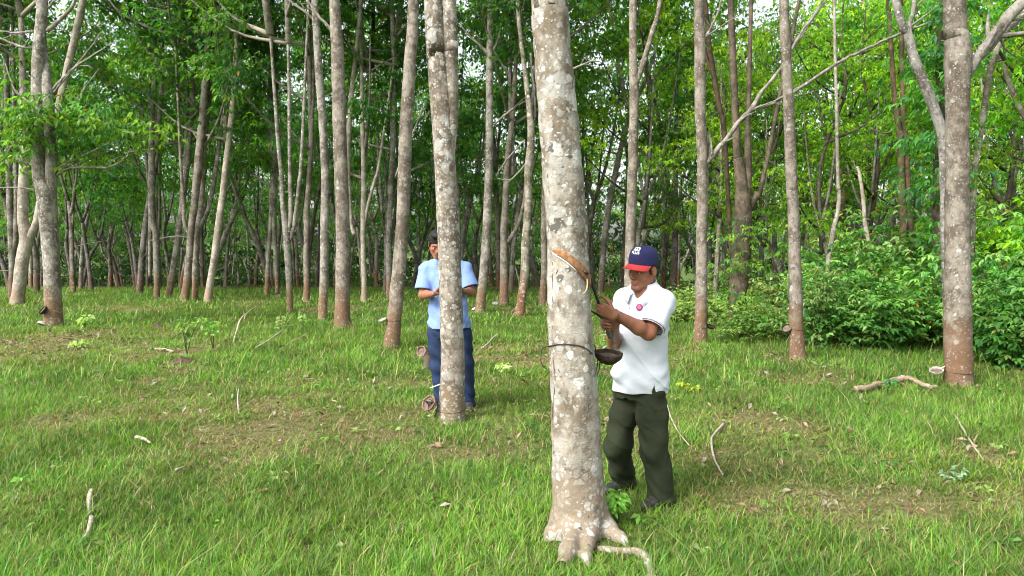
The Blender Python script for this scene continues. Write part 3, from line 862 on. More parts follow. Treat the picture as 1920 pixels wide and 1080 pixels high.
# ------------------------------------------------------------------ the other single trees, left to right
hero("stout grey tree with twin crossing stems and bare branches on the lawn's left", (100, 612),
     [(99, 560, 29), (97, 500, 29), (91, 420, 32), (86, 360, 34), (74, 320, 24), (71, 200, 22), (72, 110, 22), (80, 0, 19)],
     [[(93, 370, 22), (97, 320, 20), (93, 250, 18), (88, 160, 18), (80, 85, 15, .18), (74, 0, 12, .3)]],
     [[(88, 58, 8), (112, 38, 7), (135, 14, 6), (146, -10, 5)], [(95, 172, 5), (130, 135, 5), (165, 110, 4), (200, 88, 2)], [(96, 178, 5), (120, 150, 4), (165, 96, 3), (190, 60, 2)],
      [(100, 330, 5), (135, 315, 5), (175, 314, 4), (210, 312, 4), (236, 295, 3), (246, 278, 2)], [(100, 318, 4), (130, 304, 4), (170, 285, 3), (205, 268, 2)],
      [(64, 90, 6), (35, 86, 5), (0, 72, 4), (-20, 60, 3)], [(66, 58, 5), (35, 62, 4), (0, 58, 3)], [(62, 196, 5), (42, 182, 4), (26, 164, 3), (10, 120, 2)], [(68, 355, 4), (30, 352, 3), (-10, 353, 3)],
      [(90, 15, 5), (99, 5, 4), (104, -8, 3)], [(66, 312, 5), (35, 300, 4), (0, 292, 4), (-30, 290, 3)]],
     'bark_grey', 6.6, 0, .9, leafy=[(20, 215, -.5, .28, 10), (60, 235, -.6, .3, 14), (110, 215, -.4, .25, 9), (160, 250, .2, .5, 18), (35, 262, -.3, .35, 12), (90, 262, .2, .35, 12), (230, 235, .6, .5, 18), (10, 300, .5, .4, 12), (135, 285, .3, .3, 10)], leafL=.15)
hero("pale tree forking low into a Y, behind the stout grey twin stemmed tree", (33, 570),
     [(35, 545, 22), (42, 490, 22), (49, 450, 23), (43, 410, 19), (44, 350, 18), (46, 280, 15), (44, 180, 12)],
     [[(52, 448, 18), (66, 425, 14), (75, 385, 13), (92, 290, 13), (106, 218, 13), (124, 140, 13), (138, 80, 13), (155, 5, 12)]], [], 'bark_pale', 7.5, 1)
hero("dark slim double trunk at the picture's left border, behind the low forking tree", (22, 562), [(23, 500, 11), (21, 440, 12), (18, 380, 11), (16, 300, 10)], [[(28, 470, 9), (31, 400, 9), (30, 330, 8)]], [], 'bark_back', 7, 3)
hero("slender kinked tree with fork halfway up and brown foot, standing at left", (294, 557), [(294, 530, 10), (293, 480, 11), (293, 440, 13), (285, 410, 11), (284, 330, 11), (284, 240, 9), (290, 140, 8)], [[(281, 480, 6, .4), (281, 520, 6, .4)][::-1] + [(282, 400, 7, .4)]], [[(280, 452, 3), (300, 448, 3), (330, 443, 3), (352, 445, 2)]], 'bark_grey', 7, 4)
hero("thin grey trunk leaning right, just left of the rust footed pair", (316, 556), [(320, 530, 11), (330, 470, 11), (337, 420, 11), (345, 355, 11), (352, 300, 10), (360, 220, 8)], [], [], 'bark_grey', 7, 5)
hero("rust footed tree with pale upper stem, left one of a touching pair", (346, 564), [(349, 540, 14), (354, 490, 13), (359, 430, 13), (366, 370, 13), (371, 320, 15), (379, 230, 13), (386, 140, 12)], [[(356, 440, 8), (346, 420, 7), (343, 370, 7), (340, 320, 6)]], [], 'bark_red', 7.2, 6)
hero("rust footed tree forking into a spreading V, right one of a touching pair", (366, 562), [(366, 535, 11), (367, 480, 12), (371, 430, 12), (378, 380, 10), (378, 320, 10), (384, 240, 9)], [[(373, 425, 8), (388, 400, 8), (400, 350, 8), (408, 290, 8), (420, 200, 7)]], [], 'bark_grey', 7.2, 7)
hero("white flecked trunk leaning strongly right, with a dark cup at its foot", (390, 566), [(394, 535, 14), (401, 490, 13), (408, 440, 13), (417, 370, 12), (424, 310, 12), (433, 230, 11), (440, 150, 10)], [], [], 'bark_pale', 7.2, 0)
hero("grey tree whose two feet join into one stem, in the row behind", (500, 553), [(501, 520, 8), (504, 470, 8), (508, 420, 9), (512, 370, 14), (514, 320, 13), (517, 240, 10)], [[(520, 557, 8), (519, 520, 8), (516, 470, 8), (514, 420, 9), (513, 380, 10)]], [], 'bark_grey', 7, 1)
hero("grey tree spreading into three upright stems like a fan, alone in mid lawn", (544, 585), [(543, 550, 11), (540, 490, 12), (536, 430, 13), (530, 380, 9), (527, 320, 8), (520, 250, 7)], [[(541, 440, 9), (545, 400, 8), (544, 340, 8), (543, 260, 7)], [(546, 450, 8), (553, 410, 7), (560, 350, 7), (566, 280, 6)]], [], 'bark_grey', 6.5, 2)
hero("slim knee bent tree with pale cup, right of the fan shaped tree", (575, 566), [(575, 530, 11), (574, 480, 11), (576, 440, 12), (575, 400, 11), (579, 350, 10), (583, 280, 9)], [], [], 'bark_red', 7, 3)
hero("straight speckled trunk just left of the thicker trunk with a dark slanting cut", (605, 598), [(606, 560, 16), (608, 500, 16), (609, 420, 16), (610, 330, 16), (604, 220, 15), (597, 120, 14), (590, 0, 12)], [], [[(592, 40, 6), (570, 20, 5), (540, 0, 4), (520, -10, 3)]], 'bark_grey', 6.8, 4)
hero("thick straight trunk with dark slanting cut and orange brown foot, left of centre", (642, 617), [(642, 580, 29), (643, 520, 28), (643, 440, 26), (640, 340, 25), (636, 210, 25), (632, 90, 24), (627, 0, 20)], [], [[(628, 62, 8), (608, 42, 6), (590, 20, 5), (575, 0, 4)]], 'bark_red', 6.6, 5)
hero("thin pale slingshot shaped tree right of the thick trunk with a dark cut", (683, 566), [(683, 530, 10), (681, 470, 10), (681, 400, 10), (682, 330, 9), (680, 250, 8)], [[(681, 425, 7), (690, 385, 6), (702, 340, 6), (712, 300, 5)], [(664, 440, 8), (658, 410, 7), (652, 290, 10), (660, 170, 9), (672, 60, 8), (677, 0, 7)]], [[(670, 165, 4), (700, 130, 4), (735, 110, 3), (750, 100, 2)]], 'bark_pale', 6.9, 6)
hero("narrow grey trunk close against the left side of the leaning brown footed tree", (730, 562), [(730, 530, 11), (729, 470, 11), (731, 400, 10), (734, 330, 10), (738, 230, 9)], [[(716, 390, 5, .5), (712, 350, 5, .5)][::-1]], [], 'bark_grey', 7, 7)
hero("leaning trunk with orange brown foot and wire, left of the tree hiding a man", (734, 654), [(738, 610, 27), (744, 550, 27), (752, 460, 26), (757, 370, 25), (761, 250, 24), (768, 120, 22), (776, 0, 20)], [], [[(742, 330, 4, .3), (765, 270, 3, .3), (800, 190, 2, .3)]], 'bark_red', 6.6, 0)
SECOND, SB = hero("white spotted tree with twin tops standing in front of the man in blue", (848, 790),
     [(848, 750, 48), (849, 680, 45), (847, 600, 43.5), (844, 500, 43), (840, 420, 42), (836, 330, 40), (829, 220, 39), (820, 110, 37), (813, 0, 35)],
     [[(840, 300, 26), (846, 220, 24), (846, 150, 26), (845, 80, 27), (842, 0, 26)]], [], 'bark_second', 6.5, 1, .8, seg=24, lump=.012, flare=1.1)
hero("grey trunk with open forked top, right of the man in blue", (900, 585), [(903, 550, 17), (908, 500, 17), (913, 430, 17), (916, 330, 15), (918, 220, 14), (918, 110, 12), (920, 0, 9)], [], [[(917, 103, 7), (900, 85, 5), (880, 68, 4), (862, 45, 3)], [(920, 100, 6), (932, 80, 4), (938, 55, 3)], [(925, 235, 4), (960, 205, 4), (985, 190, 3)]], 'bark_grey', 6.8, 2)
hero("brown spotted trunk with side fork, behind and right of the grey forked trunk", (945, 572), [(945, 540, 16), (945, 480, 15), (945, 430, 14), (948, 380, 12), (952, 300, 11), (962, 200, 9)], [[(950, 455, 9), (965, 435, 8), (978, 400, 7), (986, 350, 6), (992, 290, 5)]], [], 'bark_red', 7, 3)
hero("wavy brown grey trunk just left of the big pale trunk", (975, 591), [(978, 560, 17), (984, 510, 16), (986, 450, 16), (990, 390, 14), (991, 320, 15), (996, 250, 13), (986, 150, 9), (976, 70, 8), (970, 0, 7)], [], [[(984, 262, 3), (950, 300, 3), (930, 330, 3)], [(995, 270, 6, .1), (1003, 200, 5, .1), (994, 100, 4, .1)], [(1000, 290, 4), (960, 335, 3), (932, 335, 2)]], 'bark_back', 6.6, 4)
hero("rusty trunk glimpsed close on the left of the big pale trunk", (1018, 574), [(1019, 540, 14), (1021, 500, 13), (1020, 430, 12), (1022, 330, 11)], [], [], 'bark_red', 7, 5)
hero("straight pale brown trunk forking at the top, behind the man in the cap", (1180, 618), [(1180, 560, 21), (1181, 500, 21), (1183, 420, 20), (1186, 320, 18), (1189, 200, 17), (1187, 100, 15), (1187, 0, 14)], [[(1192, 155, 12), (1200, 135, 11), (1213, 95, 10), (1226, 50, 9), (1238, 0, 8)]], [[(1072, 130, 4, .6), (1110, 115, 3, .6), (1130, 118, 2, .6)]], 'bark_red', 6.6, 8)
hero("straight trunk right of the man in the cap, one long bare branch sweeping right", (1313, 644), [(1314, 600, 23), (1315, 540, 22), (1316, 440, 21), (1317, 320, 20), (1313, 200, 20), (1312, 90, 20), (1310, 0, 18)], [],
     [[(1322, 310, 11), (1342, 283, 10), (1363, 260, 9), (1385, 228, 9), (1408, 205, 9), (1430, 170, 7), (1460, 133, 6), (1483, 97, 5), (1513, 50, 5), (1547, 3, 4)], [(1408, 206, 7), (1440, 196, 7), (1466, 184, 6), (1493, 170, 6), (1563, 123, 6), (1613, 97, 5), (1680, 67, 5), (1773, 30, 4)],
      [(1320, 75, 6), (1336, 45, 5), (1348, 20, 4), (1354, -5, 4)]], 'bark_red', 6.6, 9)
hero("slim bare brown trunk with cup on its left, in front of the bushes", (1495, 673), [(1494, 630, 26), (1492, 560, 25), (1489, 440, 22), (1484, 330, 21), (1479, 210, 19), (1473, 90, 18), (1470, 0, 17)], [], [[(1482, 97, 6), (1500, 65, 5), (1525, 30, 4), (1548, 0, 3)]], 'bark_red', 6.6, 10)
hero("thick reddish trunk with knots and a heavy dark limb, nearest on the right", (1797, 722), [(1797, 680, 49), (1796, 600, 48), (1795, 500, 45), (1795, 380, 42), (1795, 260, 40), (1795, 170, 41), (1796, 112, 46), (1793, 60, 40), (1790, 0, 38)], [],
     [[(1812, 138, 24), (1826, 118, 20), (1845, 92, 20), (1868, 62, 21), (1893, 28, 21), (1925, -4, 20)], [(1820, 125, 10, .2), (1862, 85, 10, .2), (1895, 50, 10, .2), (1930, 20, 9, .2)]],
     'bark_red', 6.4, 8, .8, seg=22, lump=.012, flare=1.05)
hero("grey leaning trunk with a bend, passing behind the thick reddish trunk", (1783, 668), [(1778, 600, 17), (1774, 480, 17), (1771, 360, 17), (1768, 262, 19), (1750, 200, 19), (1730, 150, 18), (1711, 100, 17), (1700, 55, 15), (1680, 5, 14)], [], [[(1702, 60, 9), (1712, 20, 8), (1716, -10, 7)]], 'bark_back', 6.4, 9)
hero("thin curved trunk seen right of the thick reddish trunk", (1822, 640), [(1822, 560, 10), (1823, 440, 10), (1828, 320, 10), (1840, 240, 11), (1850, 170, 11), (1862, 110, 11), (1890, 50, 10), (1925, 15, 9)], [], [], 'bark_back', 6.4, 10)
hero("dark creeper covered trunk with two stems, behind the bushes right of centre", (1378, 625), [(1380, 590, 34), (1385, 540, 34), (1390, 470, 36), (1393, 400, 34), (1392, 360, 26), (1385, 300, 18), (1380, 240, 14)], [[(1398, 390, 16), (1403, 320, 14), (1402, 255, 12), (1404, 180, 9)], [(1402, 400, 12), (1420, 360, 10), (1436, 310, 8)]], [], 'bark_dark', 6, 11, leafy=[(1388, 560, -.2, .18, 16), (1392, 500, -.2, .16, 14), (1395, 440, -.2, .18, 14)], leafL=.10)
hero("pale crooked dead stem rising out of the bushes", (1640, 600), [(1632, 490, 7), (1628, 450, 7), (1622, 420, 7), (1618, 370, 7), (1612, 330, 6), (1607, 312, 5)], [], [[(1611, 325, 4), (1604, 315, 3), (1600, 300, 2)]], 'dry_wood', 3.6, 9, name="dead_tree", group=None, top=False)
hero("yellowish crooked stem leaning right, behind the bushes", (1545, 610), [(1552, 500, 8), (1556, 470, 9), (1563, 430, 9), (1571, 395, 8), (1573, 360, 7), (1570, 300, 6)], [], [], 'bark_pale', 6, 10)
hero("dark twin trunks close together behind the tall bushes", (1700, 610), [(1696, 500, 14), (1694, 420, 14), (1690, 340, 13), (1688, 260, 12), (1675, 150, 9)], [[(1714, 500, 12), (1706, 420, 12), (1702, 330, 11), (1696, 240, 10), (1692, 160, 9)]], [[(1690, 235, 4), (1660, 250, 3), (1630, 240, 2)]], 'bark_dark', 6.2, 12)
hero("dark slim trunk climbing steeply beside the long bare branch", (1388, 600), [(1372, 480, 8), (1366, 380, 8), (1358, 250, 9), (1347, 190, 10), (1335, 120, 10), (1328, 70, 9)], [[(1350, 205, 7), (1340, 150, 6), (1322, 95, 5)]], [], 'bark_dark', 6.5, 9)
hero("trunk draped in dark leafy creeper, left of the knots on the thick reddish trunk", (1762, 640), [(1762, 560, 20), (1761, 400, 20), (1762, 200, 18), (1765, 60, 16), (1768, 0, 14)], [], [], 'bark_dark', 7, 12,
     leafy=[(1768, 30, -.3, .30, 26), (1764, 110, -.3, .26, 26), (1762, 190, -.3, .26, 24), (1764, 270, -.3, .28, 24), (1760, 350, -.3, .3, 20)], pal=DARK, leafL=.13)

# ------------------------------------------------------------------ rows of trees behind: every trunk its own tree
BACK = []
def make_backs():
    for i in range(9):
        rng = np.random.default_rng(500 + i)
        hf = rng.uniform(2.6, 5.5); lean = rng.normal(0, .55, 2)
        r0 = rng.uniform(.085, .125)
        mb = MB()
        pts = [[0, 0, -.35], [0, 0, .05], [lean[0] * .2 + rng.normal(0, .05), lean[1] * .2, hf * .35], [lean[0] * .55 + rng.normal(0, .07), lean[1] * .5, hf * .7], [lean[0], lean[1], hf]]
        q = catmull(pts, 5); mb.add(*tube(q, np.interp(np.linspace(0, 1, len(q)), [0, .22, .3, 1], [r0 * 1.3, r0 * 1.15, r0, r0 * .72]), 9, rng, .05))
        top = q[-1]; az = rng.uniform(0, 6.28)
        tops = []
        for k in range(2 if i % 3 else 3):
            a = az + k * (math.pi if i % 3 else 2.1) + rng.normal(0, .3); s = rng.uniform(.35, .9)
            start = q[-1 - (k * 3 if i % 2 else 0)]
            e = [start, start + [math.cos(a) * s * .5, math.sin(a) * s * .5, .9], start + [math.cos(a) * s, math.sin(a) * s, 2.4], start + [math.cos(a) * s * 1.5, math.sin(a) * s * 1.5, 5.0]]
            w = catmull(e, 4); mb.add(*tube(w, np.linspace(r0 * .68, r0 * .25, len(w)), 7, rng, .05)); tops.append(w[-3])
        for k in range(3):                                   # dead lower twigs
            s0 = q[rng.integers(8, len(q))]; a = rng.uniform(0, 6.28); ln = rng.uniform(.5, 1.6)
            e = s0 + [math.cos(a) * ln, math.sin(a) * ln, rng.uniform(.1, .9)]
            mb.add(*tube(catmull([s0, lerp(s0, e, .5) + rng.normal(0, .1, 3), e], 3), np.linspace(.022, .006, 7), 4))
        BACK.append((mb.mesh("trunk"), top, hf))
        BACK[-1][0].materials.append(M['bark_back'])
def gap_scale(k):
    return .70 if .22 < k < .42 else (.76 if -.16 < k < .05 or -.50 < k < -.36 else (.88 if k < 0 else 1.0))
def plant_backs():
    rng = np.random.default_rng(77)
    pts = [tuple(h) for h in HERO]
    n = 0
    L = {'l': "thin grey tree far back in the dense rows left of the big pale trunk",
         'r': "thin grey tree in the far rows beyond the bushes, right of the big trunk",
         'm': "leafy bright green tree with slim dark trunk among the growth behind the bushes"}
    Gp = {'l': "trees of the dense rows at the back on the left", 'r': "trees of the dense rows at the back on the right", 'm': "leafy trees behind the bushes"}
    tries = 0; cnt = {'l': 0, 'r': 0, 'm': 0}
    while tries < 60000 and sum(cnt.values()) < 250:
        tries += 1
        y = 23.5 + 44 * rng.random() ** 1.5; x = rng.uniform(-1, 1) * (.68 * y + 1.5)
        right = x > .055 * y + .3
        if right and rng.random() < .5: continue
        dm = min((x - a) ** 2 + (y - b_) ** 2 for a, b_ in pts)
        if dm < (1.35 if y < 40 else 1.5) ** 2: continue
        key = 'r' if right else 'l'
        pts.append((x, y)); cnt[key] += 1
        i = int(rng.integers(0, 9)); me, top, hf = BACK[i]
        rz = rng.uniform(0, 6.28); s = rng.uniform(.85, 1.2) * (1 if y < 40 else .85) * gap_scale(x / y)
        rt = root("rubber_tree", (x, y, float(gz(x, y))), L[key], "tree", Gp[key], rz)
        rt.scale = (s, s, s)
        o = bpy.data.objects.new("trunk", me); COL.objects.link(o); o.parent = rt
        ci = int(rng.integers(0, 8)) if not (right and rng.random() < .55) else int(8 + rng.integers(0, 5))
        put_crown(rt, top, ci, rng.uniform(.85, 1.15), rng.uniform(0, 6.28), limbs=False)
    # leafier growth on the right, nearer than the rows
    spots = [(4.6, 17.5), (6.6, 16.0), (8.6, 18.5), (10.2, 15.0), (12.5, 17.5), (9.8, 21.5), (7.3, 20.5), (13.5, 21), (5.6, 22), (11.6, 12.6), (10.8, 24), (15.5, 19), (3.4, 21.5), (14.2, 14.6), (8.0, 24.5), (12.9, 25), (16.5, 24)]
    for k, (x, y) in enumerate(spots):
        i = int(rng.integers(0, 9)); me, top, hf = BACK[i]
        rt = root("broadleaf_tree", (x, y, float(gz(x, y))), L['m'], "tree", Gp['m'], rng.uniform(0, 6.28))
        s = rng.uniform(.6, .9) * (.8 if .2 < x / y < .42 else 1); rt.scale = (s, s, s)
        o = bpy.data.objects.new("trunk", me); COL.objects.link(o); o.parent = rt
        put_crown(rt, top * .8, 8 + k % 5, rng.uniform(.95, 1.3), rng.uniform(0, 6.28), limbs=True)
make_backs(); plant_backs()

# far off wood that closes the view behind the rows
def far_wood():
    rng = np.random.default_rng(9)
    n = 3600
    x = rng.uniform(-58, 58, n); y = rng.uniform(63, 76, n); z = -3.5 + rng.random(n) ** 1.2 * 8.5
    d = fbm(x * .12 + 7, z * .2 + 3, 3)
    k = rng.random(n) < np.clip(1.35 - 1.1 * (z > 6) * (d > .5) - .05 * np.maximum(z - 9, 0), 0, 1)
    w = np.stack([x, y, z], 1)[k]
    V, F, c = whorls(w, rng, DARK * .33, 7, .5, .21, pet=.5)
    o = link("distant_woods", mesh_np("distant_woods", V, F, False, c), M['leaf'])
    tag(o, "dark mass of distant woodland closing the view behind the rows of trunks", "woods", kind="stuff")
far_wood()
def understory():
    rng = np.random.default_rng(19); n = 1500
    y = rng.uniform(45, 63, n); x = rng.uniform(-.75, .72, n) * y; z = gz(x, y) + rng.random(n) ** 1.6 * 2.6 + .1
    k = fbm(x * .3 + 3, y * .3, 2) > .47
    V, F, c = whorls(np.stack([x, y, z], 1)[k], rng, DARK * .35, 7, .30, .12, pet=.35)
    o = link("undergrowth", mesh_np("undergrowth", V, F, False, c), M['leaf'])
    tag(o, "dark green undergrowth filling the gaps between the far trunks", "undergrowth", kind="stuff")
understory()

# ------------------------------------------------------------------ bushes of the undergrowth on the right
def bush_mesh(seed, r, h, pal, n=260, L=.13):
    rng = np.random.default_rng(seed)
    st = MB(); w = []
    for k in range(11):
        a = rng.uniform(0, 6.28); ln = r * rng.uniform(.35, 1); top = np.array([math.cos(a) * ln, math.sin(a) * ln, h * rng.uniform(.5, 1.05)])
        q = catmull([[rng.normal(0, .08), rng.normal(0, .08), -.05], top * [.45, .45, .55] + rng.normal(0, .05, 3), top], 5)
        st.add(*tube(q, np.linspace(.014, .004, len(q)), 5))
        for j in range(n // 11):
            i = rng.integers(3, len(q)); w.append(q[i] + rng.normal(0, 1, 3) * r * np.array([.30, .30, .26]))
    w = np.array(w); w = w[w[:, 2] > .06]
    V, F, c = whorls(w, rng, pal, 6, L, L * .46, droop=.35, pet=.14, rare=.02)
    return st.mesh("stem"), mesh_np("foliage", V, F, False, c)
BUSHPAL = np.array([[.075, .20, .035], [.12, .27, .05], [.17, .34, .065], [.055, .155, .036], [.24, .38, .11]])
PALEPAL = np.array([[.24, .33, .09], [.32, .40, .15], [.16, .28, .07], [.13, .23, .06]])
def bushes():
    var = []
    for i in range(5):
        a = bush_mesh(900 + i, .75 + .1 * (i % 3), 1.3 + .2 * (i % 3), BUSHPAL if i != 3 else np.vstack([BUSHPAL, PALEPAL]), 190, (.10, .15, .12, .09, .14)[i])
        a[0].materials.append(M['bark_dark']); a[1].materials.append(M['shrub_leaf']); var.append(a)
    a = bush_mesh(950, .6, .65, PALEPAL, 170, .10); a[0].materials.append(M['bark_dark']); a[1].materials.append(M['shrub_leaf']); var.append(a)
    a = bush_mesh(960, .7, 2.2, BRIGHT, 230, .17); a[0].materials.append(M['bark_dark']); a[1].materials.append(M['shrub_leaf']); var.append(a)
    rng = np.random.default_rng(31)
    # (px, py of the foot, variant, scale, label)
    L0 = "leafy green bush in the dense undergrowth strip on the lawn's right edge"
    S = [(1265, 600, 5, .9, "low pale leafed bush closest behind the back of the man in the cap"), (1292, 588, 5, 1.0, None), (1345, 603, 5, 1.2, None), (1400, 640, 0, .8, "dark bush at the foot of the creeper covered trunk"),
         (1440, 632, 5, 1.1, None), (1530, 650, 3, 1.0, "pale speckled bush right of the slim bare trunk"), (1570, 645, 0, .9, None), (1600, 615, 1, 1.25, None), (1640, 655, 4, .9, None),
         (1665, 620, 2, 1.25, None), (1725, 650, 0, 1.15, None), (1735, 625, 4, 1.3, None), (1840, 655, 2, 1.1, None), (1900, 655, 0, 1.25, None),
         (1885, 690, 4, .8, "bush with thin brown stems standing closest to the right border"), (1940, 680, 2, 1.2, None), (1980, 690, 1, 1.2, None), (1880, 630, 6, 1.0, "tall bush with bright yellow green leaves right of the thick reddish trunk"), (1935, 640, 6, 1.15, "tall yellow green bush at the right border, behind the smaller ones"),
         (1455, 605, 5, 1.3, None), (1520, 600, 3, 1.1, None), (1790, 635, 1, 1.3, None), (1660, 590, 6, .9, None), (1560, 590, 2, 1.3, None), (1760, 600, 6, 1.0, None), (1840, 600, 1, 1.6, None), (1350, 580, 3, 1.0, None)]
    for px, py, v, s, lab in S:
        g = G(px, py)
        rt = root("bush", g, lab or L0, "bush", "bushes of the undergrowth strip" if lab is None else "bushes told apart in the undergrowth", rng.uniform(0, 6.28))
        rt.scale = (s * .85, s * .85, s * rng.uniform(.5, .95))
        for nm, me in zip(("stem", "foliage"), var[v]):
            o = bpy.data.objects.new(nm, me); COL.objects.link(o); o.parent = rt
bushes()
# ------------------------------------------------------------------ latex cups, sticks, soil heaps, seedlings
def frame_to(n):
    n = np.asarray(n, float); n /= np.linalg.norm(n); a = np.array([1., 0, 0]) if abs(n[0]) < .8 else np.array([0, 1., 0])
    u = np.cross(a, n); u /= np.linalg.norm(u); return np.array([u, np.cross(n, u), n])
def bowl(c, r, d, up=(0, 0, 1), rng=None, thick=.008):
    prof = [(r * math.sin(t), -d * math.cos(t)) for t in np.linspace(.08, math.pi / 2, 9)] + [(r * 1.0, .004), (r - thick, .003)] + [((r - thick) * math.sin(t), -(d - thick) * math.cos(t)) for t in np.linspace(math.pi / 2, .08, 8)]
    wob = 1 + (rng.normal(0, .03, 22) if rng is not None else 0)
    V, F = lathe(prof, 22, wob)
    if rng is not None: V = V + rng.normal(0, r * .012, V.shape)
    return np.asarray(c) + V @ frame_to(up), F
def wire_ring(cx, cy, r, z, tilt=0.0, sag=0.0, a0=0, a1=360, n=40, rad=.0032):
    pts = [[cx + math.cos(math.radians(a)) * r, cy + math.sin(math.radians(a)) * r, z + tilt * math.cos(math.radians(a)) + sag * math.sin(math.radians(a))] for a in np.linspace(a0, a1, n)]
    return tube(pts, rad, 6)
rngi = np.random.default_rng(41)
def main_cup():
    c = P(1141, 662, 4.36); b = c - [0, 0, .06]
    rt = root("latex_cup", b, "dark half shell cup wired to the big pale trunk, beside the white shirt", "latex cup")
    mb = MB(); mb.add(*bowl(c, .080, .066, (.05, -.13, 1), rngi, .010)); bw = mb.build("bowl", M['cup_dark'], rt, b)
    mb = MB(); V, F = lathe([(.001, -.012), (.035, -.014), (.066, -.016)], 22); mb.add(c + V @ frame_to((.05, -.13, 1)), F); mb.build("dried_latex", M['latex_old'], bw, b)
    mb = MB()
    pts = [on_main(x, y, .004) for x, y in ((1031, 649), (1045, 646), (1065, 645.5), (1085, 648), (1100, 654), (1110, 663))]
    cx, r = main_c(pts[0][2])
    back = [[cx + math.cos(a) * (r + .005), MAIN_Y + math.sin(a) * (r + .005), pts[0][2] - .004] for a in np.linspace(math.pi * .98, .15, 10)]
    mb.add(*tube(catmull(pts + [c + [-.085, -.01, .0]], 5), .0036, 6)); mb.add(*tube(catmull([pts[0]] + back + [c + [-.07, .03, 0]], 3), .0036, 6))
    mb.add(*tube(catmull([pts[0], pts[0] + [-.035, -.02, -.006], P(1015, 662, 4.26), P(1014, 676, 4.26), P(1019, 688, 4.27), P(1026, 692, 4.27)], 5), .0026, 5))
    for dx, dy in ((-.072, -.03), (-.05, .05)): mb.add(*tube(catmull([c + [dx, dy, .004], c + [dx * .9, dy, -.05], c + [dx * 1.0, dy * .5, -.10], c + [-.085, -.02, -.16]], 4), .003, 5))
    mb.build("wire", M['wire'], rt, b)
main_cup()
def spout(px, py, Y, dx, lab, L=.07):
    a = P(px, py, Y); mb = MB(); d = nrm_np([dx, -.3, -.28])
    for s in (-1, 1): mb.add(*tube([a - d * .012 + [0, 0, .003 * (s + 1)], a + d * L], [.008, .0065], 6, flat=.45))
    o = mb.build("latex_spout", M['latex'], None, a, loc=a); tag(o, lab, "spout")
def nrm_np(v):
    v = np.asarray(v, float); return v / np.linalg.norm(v)
spout(823, 722, SB[1] - .10, -1, "small white latex spout in the spotted trunk, above the broken cup", .085)
spout(1484, 577, 10.7, -1, "small pale spout high on the slim bare trunk in front of the bushes")
spout(1770, 688, 8.75, -.9, "pale spout near the foot of the thick reddish trunk, above its crusted cup")
# (px, py, depth, radius, tilt direction, material, label)
CUPS = [
    (803, 756, SB[1] - .06, .085, (-.55, -.65, .5), 'cup_pink', "broken shell cup hanging tilted at the foot of the white spotted trunk"),
    (790, 659, 8.9, .075, (-.5, -.8, .25), 'cup_pink', "pinkish cup tipped towards the camera, left of the jeans of the man in blue"),
    (717, 599, None, .075, (-.35, -.2, 1), 'cup_pale', "pale cup sticking out left of the leaning orange brown foot"),
    (1756, 694, 8.75, .085, (-.25, -.35, 1), 'cup_pale', "crusted whitish cup left of the foot of the thick reddish trunk"),
    (1475, 615, 10.65, .085, (-.5, -.6, .7), 'cup_dark', "dark cup hanging left of the slim bare trunk before the bushes"),
    (1333, 611, 12.3, .085, (.25, -.25, 1), 'cup_dark', "dark cup sticking out right of the trunk with the long bare branch"),
    (79, 609, 14.5, .11, (-.3, -.5, -.9), 'cup_pale', "whitish cup lying upturned at the foot of the stout twin stemmed tree"),
    (79, 581, 14.6, .11, (-.5, -.5, .6), 'cup_dark', "dark cup bundle on the left side of the stout twin stemmed tree"),
    (21, 556, 22.5, .12, (-.2, -.8, .4), 'cup_pale', "pale cup left of the foot of the low forking tree"),
    (294, 556, 22.3, .12, (0, -.8, .5), 'cup_dark', "dark cup at the foot of the slender kinked tree on the left"),
    (347, 560, 21.2, .13, (0, -.8, .5), 'cup_pink', "reddish cup at the foot of the left trunk of the rust footed pair"),
    (365, 562, 21.4, .12, (0, -.8, .5), 'cup_pale', "pale rimmed cup at the foot of the right trunk of the rust footed pair"),
    (391, 559, 20.9, .15, (.1, -.8, .5), 'cup_dark', "dark cup with pale rim at the foot of the strongly leaning flecked trunk"),
    (500, 552, 23.4, .12, (0, -.8, .5), 'cup_dark', "dark cup under the left foot of the joined two footed tree"),
    (520, 555, 22.6, .13, (0, -.8, .5), 'cup_dark', "dark cup under the right foot of the joined two footed tree"),
    (575, 560, 20.8, .13, (0, -.8, .5), 'cup_pale', "pale cup at the foot of the slim knee bent tree"),
    (683, 564, 20.9, .14, (0, -.8, .5), 'cup_pink', "orange brown cup at the foot of the slingshot shaped tree"),
    (888, 578, 17.9, .11, (-.4, -.3, .9), 'cup_dark', "dark cup with white rim left of the grey trunk with open forked top"),
    (967, 588, 17.0, .12, (-.2, -.8, .3), 'cup_pink', "orange brown cup left of the foot of the wavy brown grey trunk"),
]
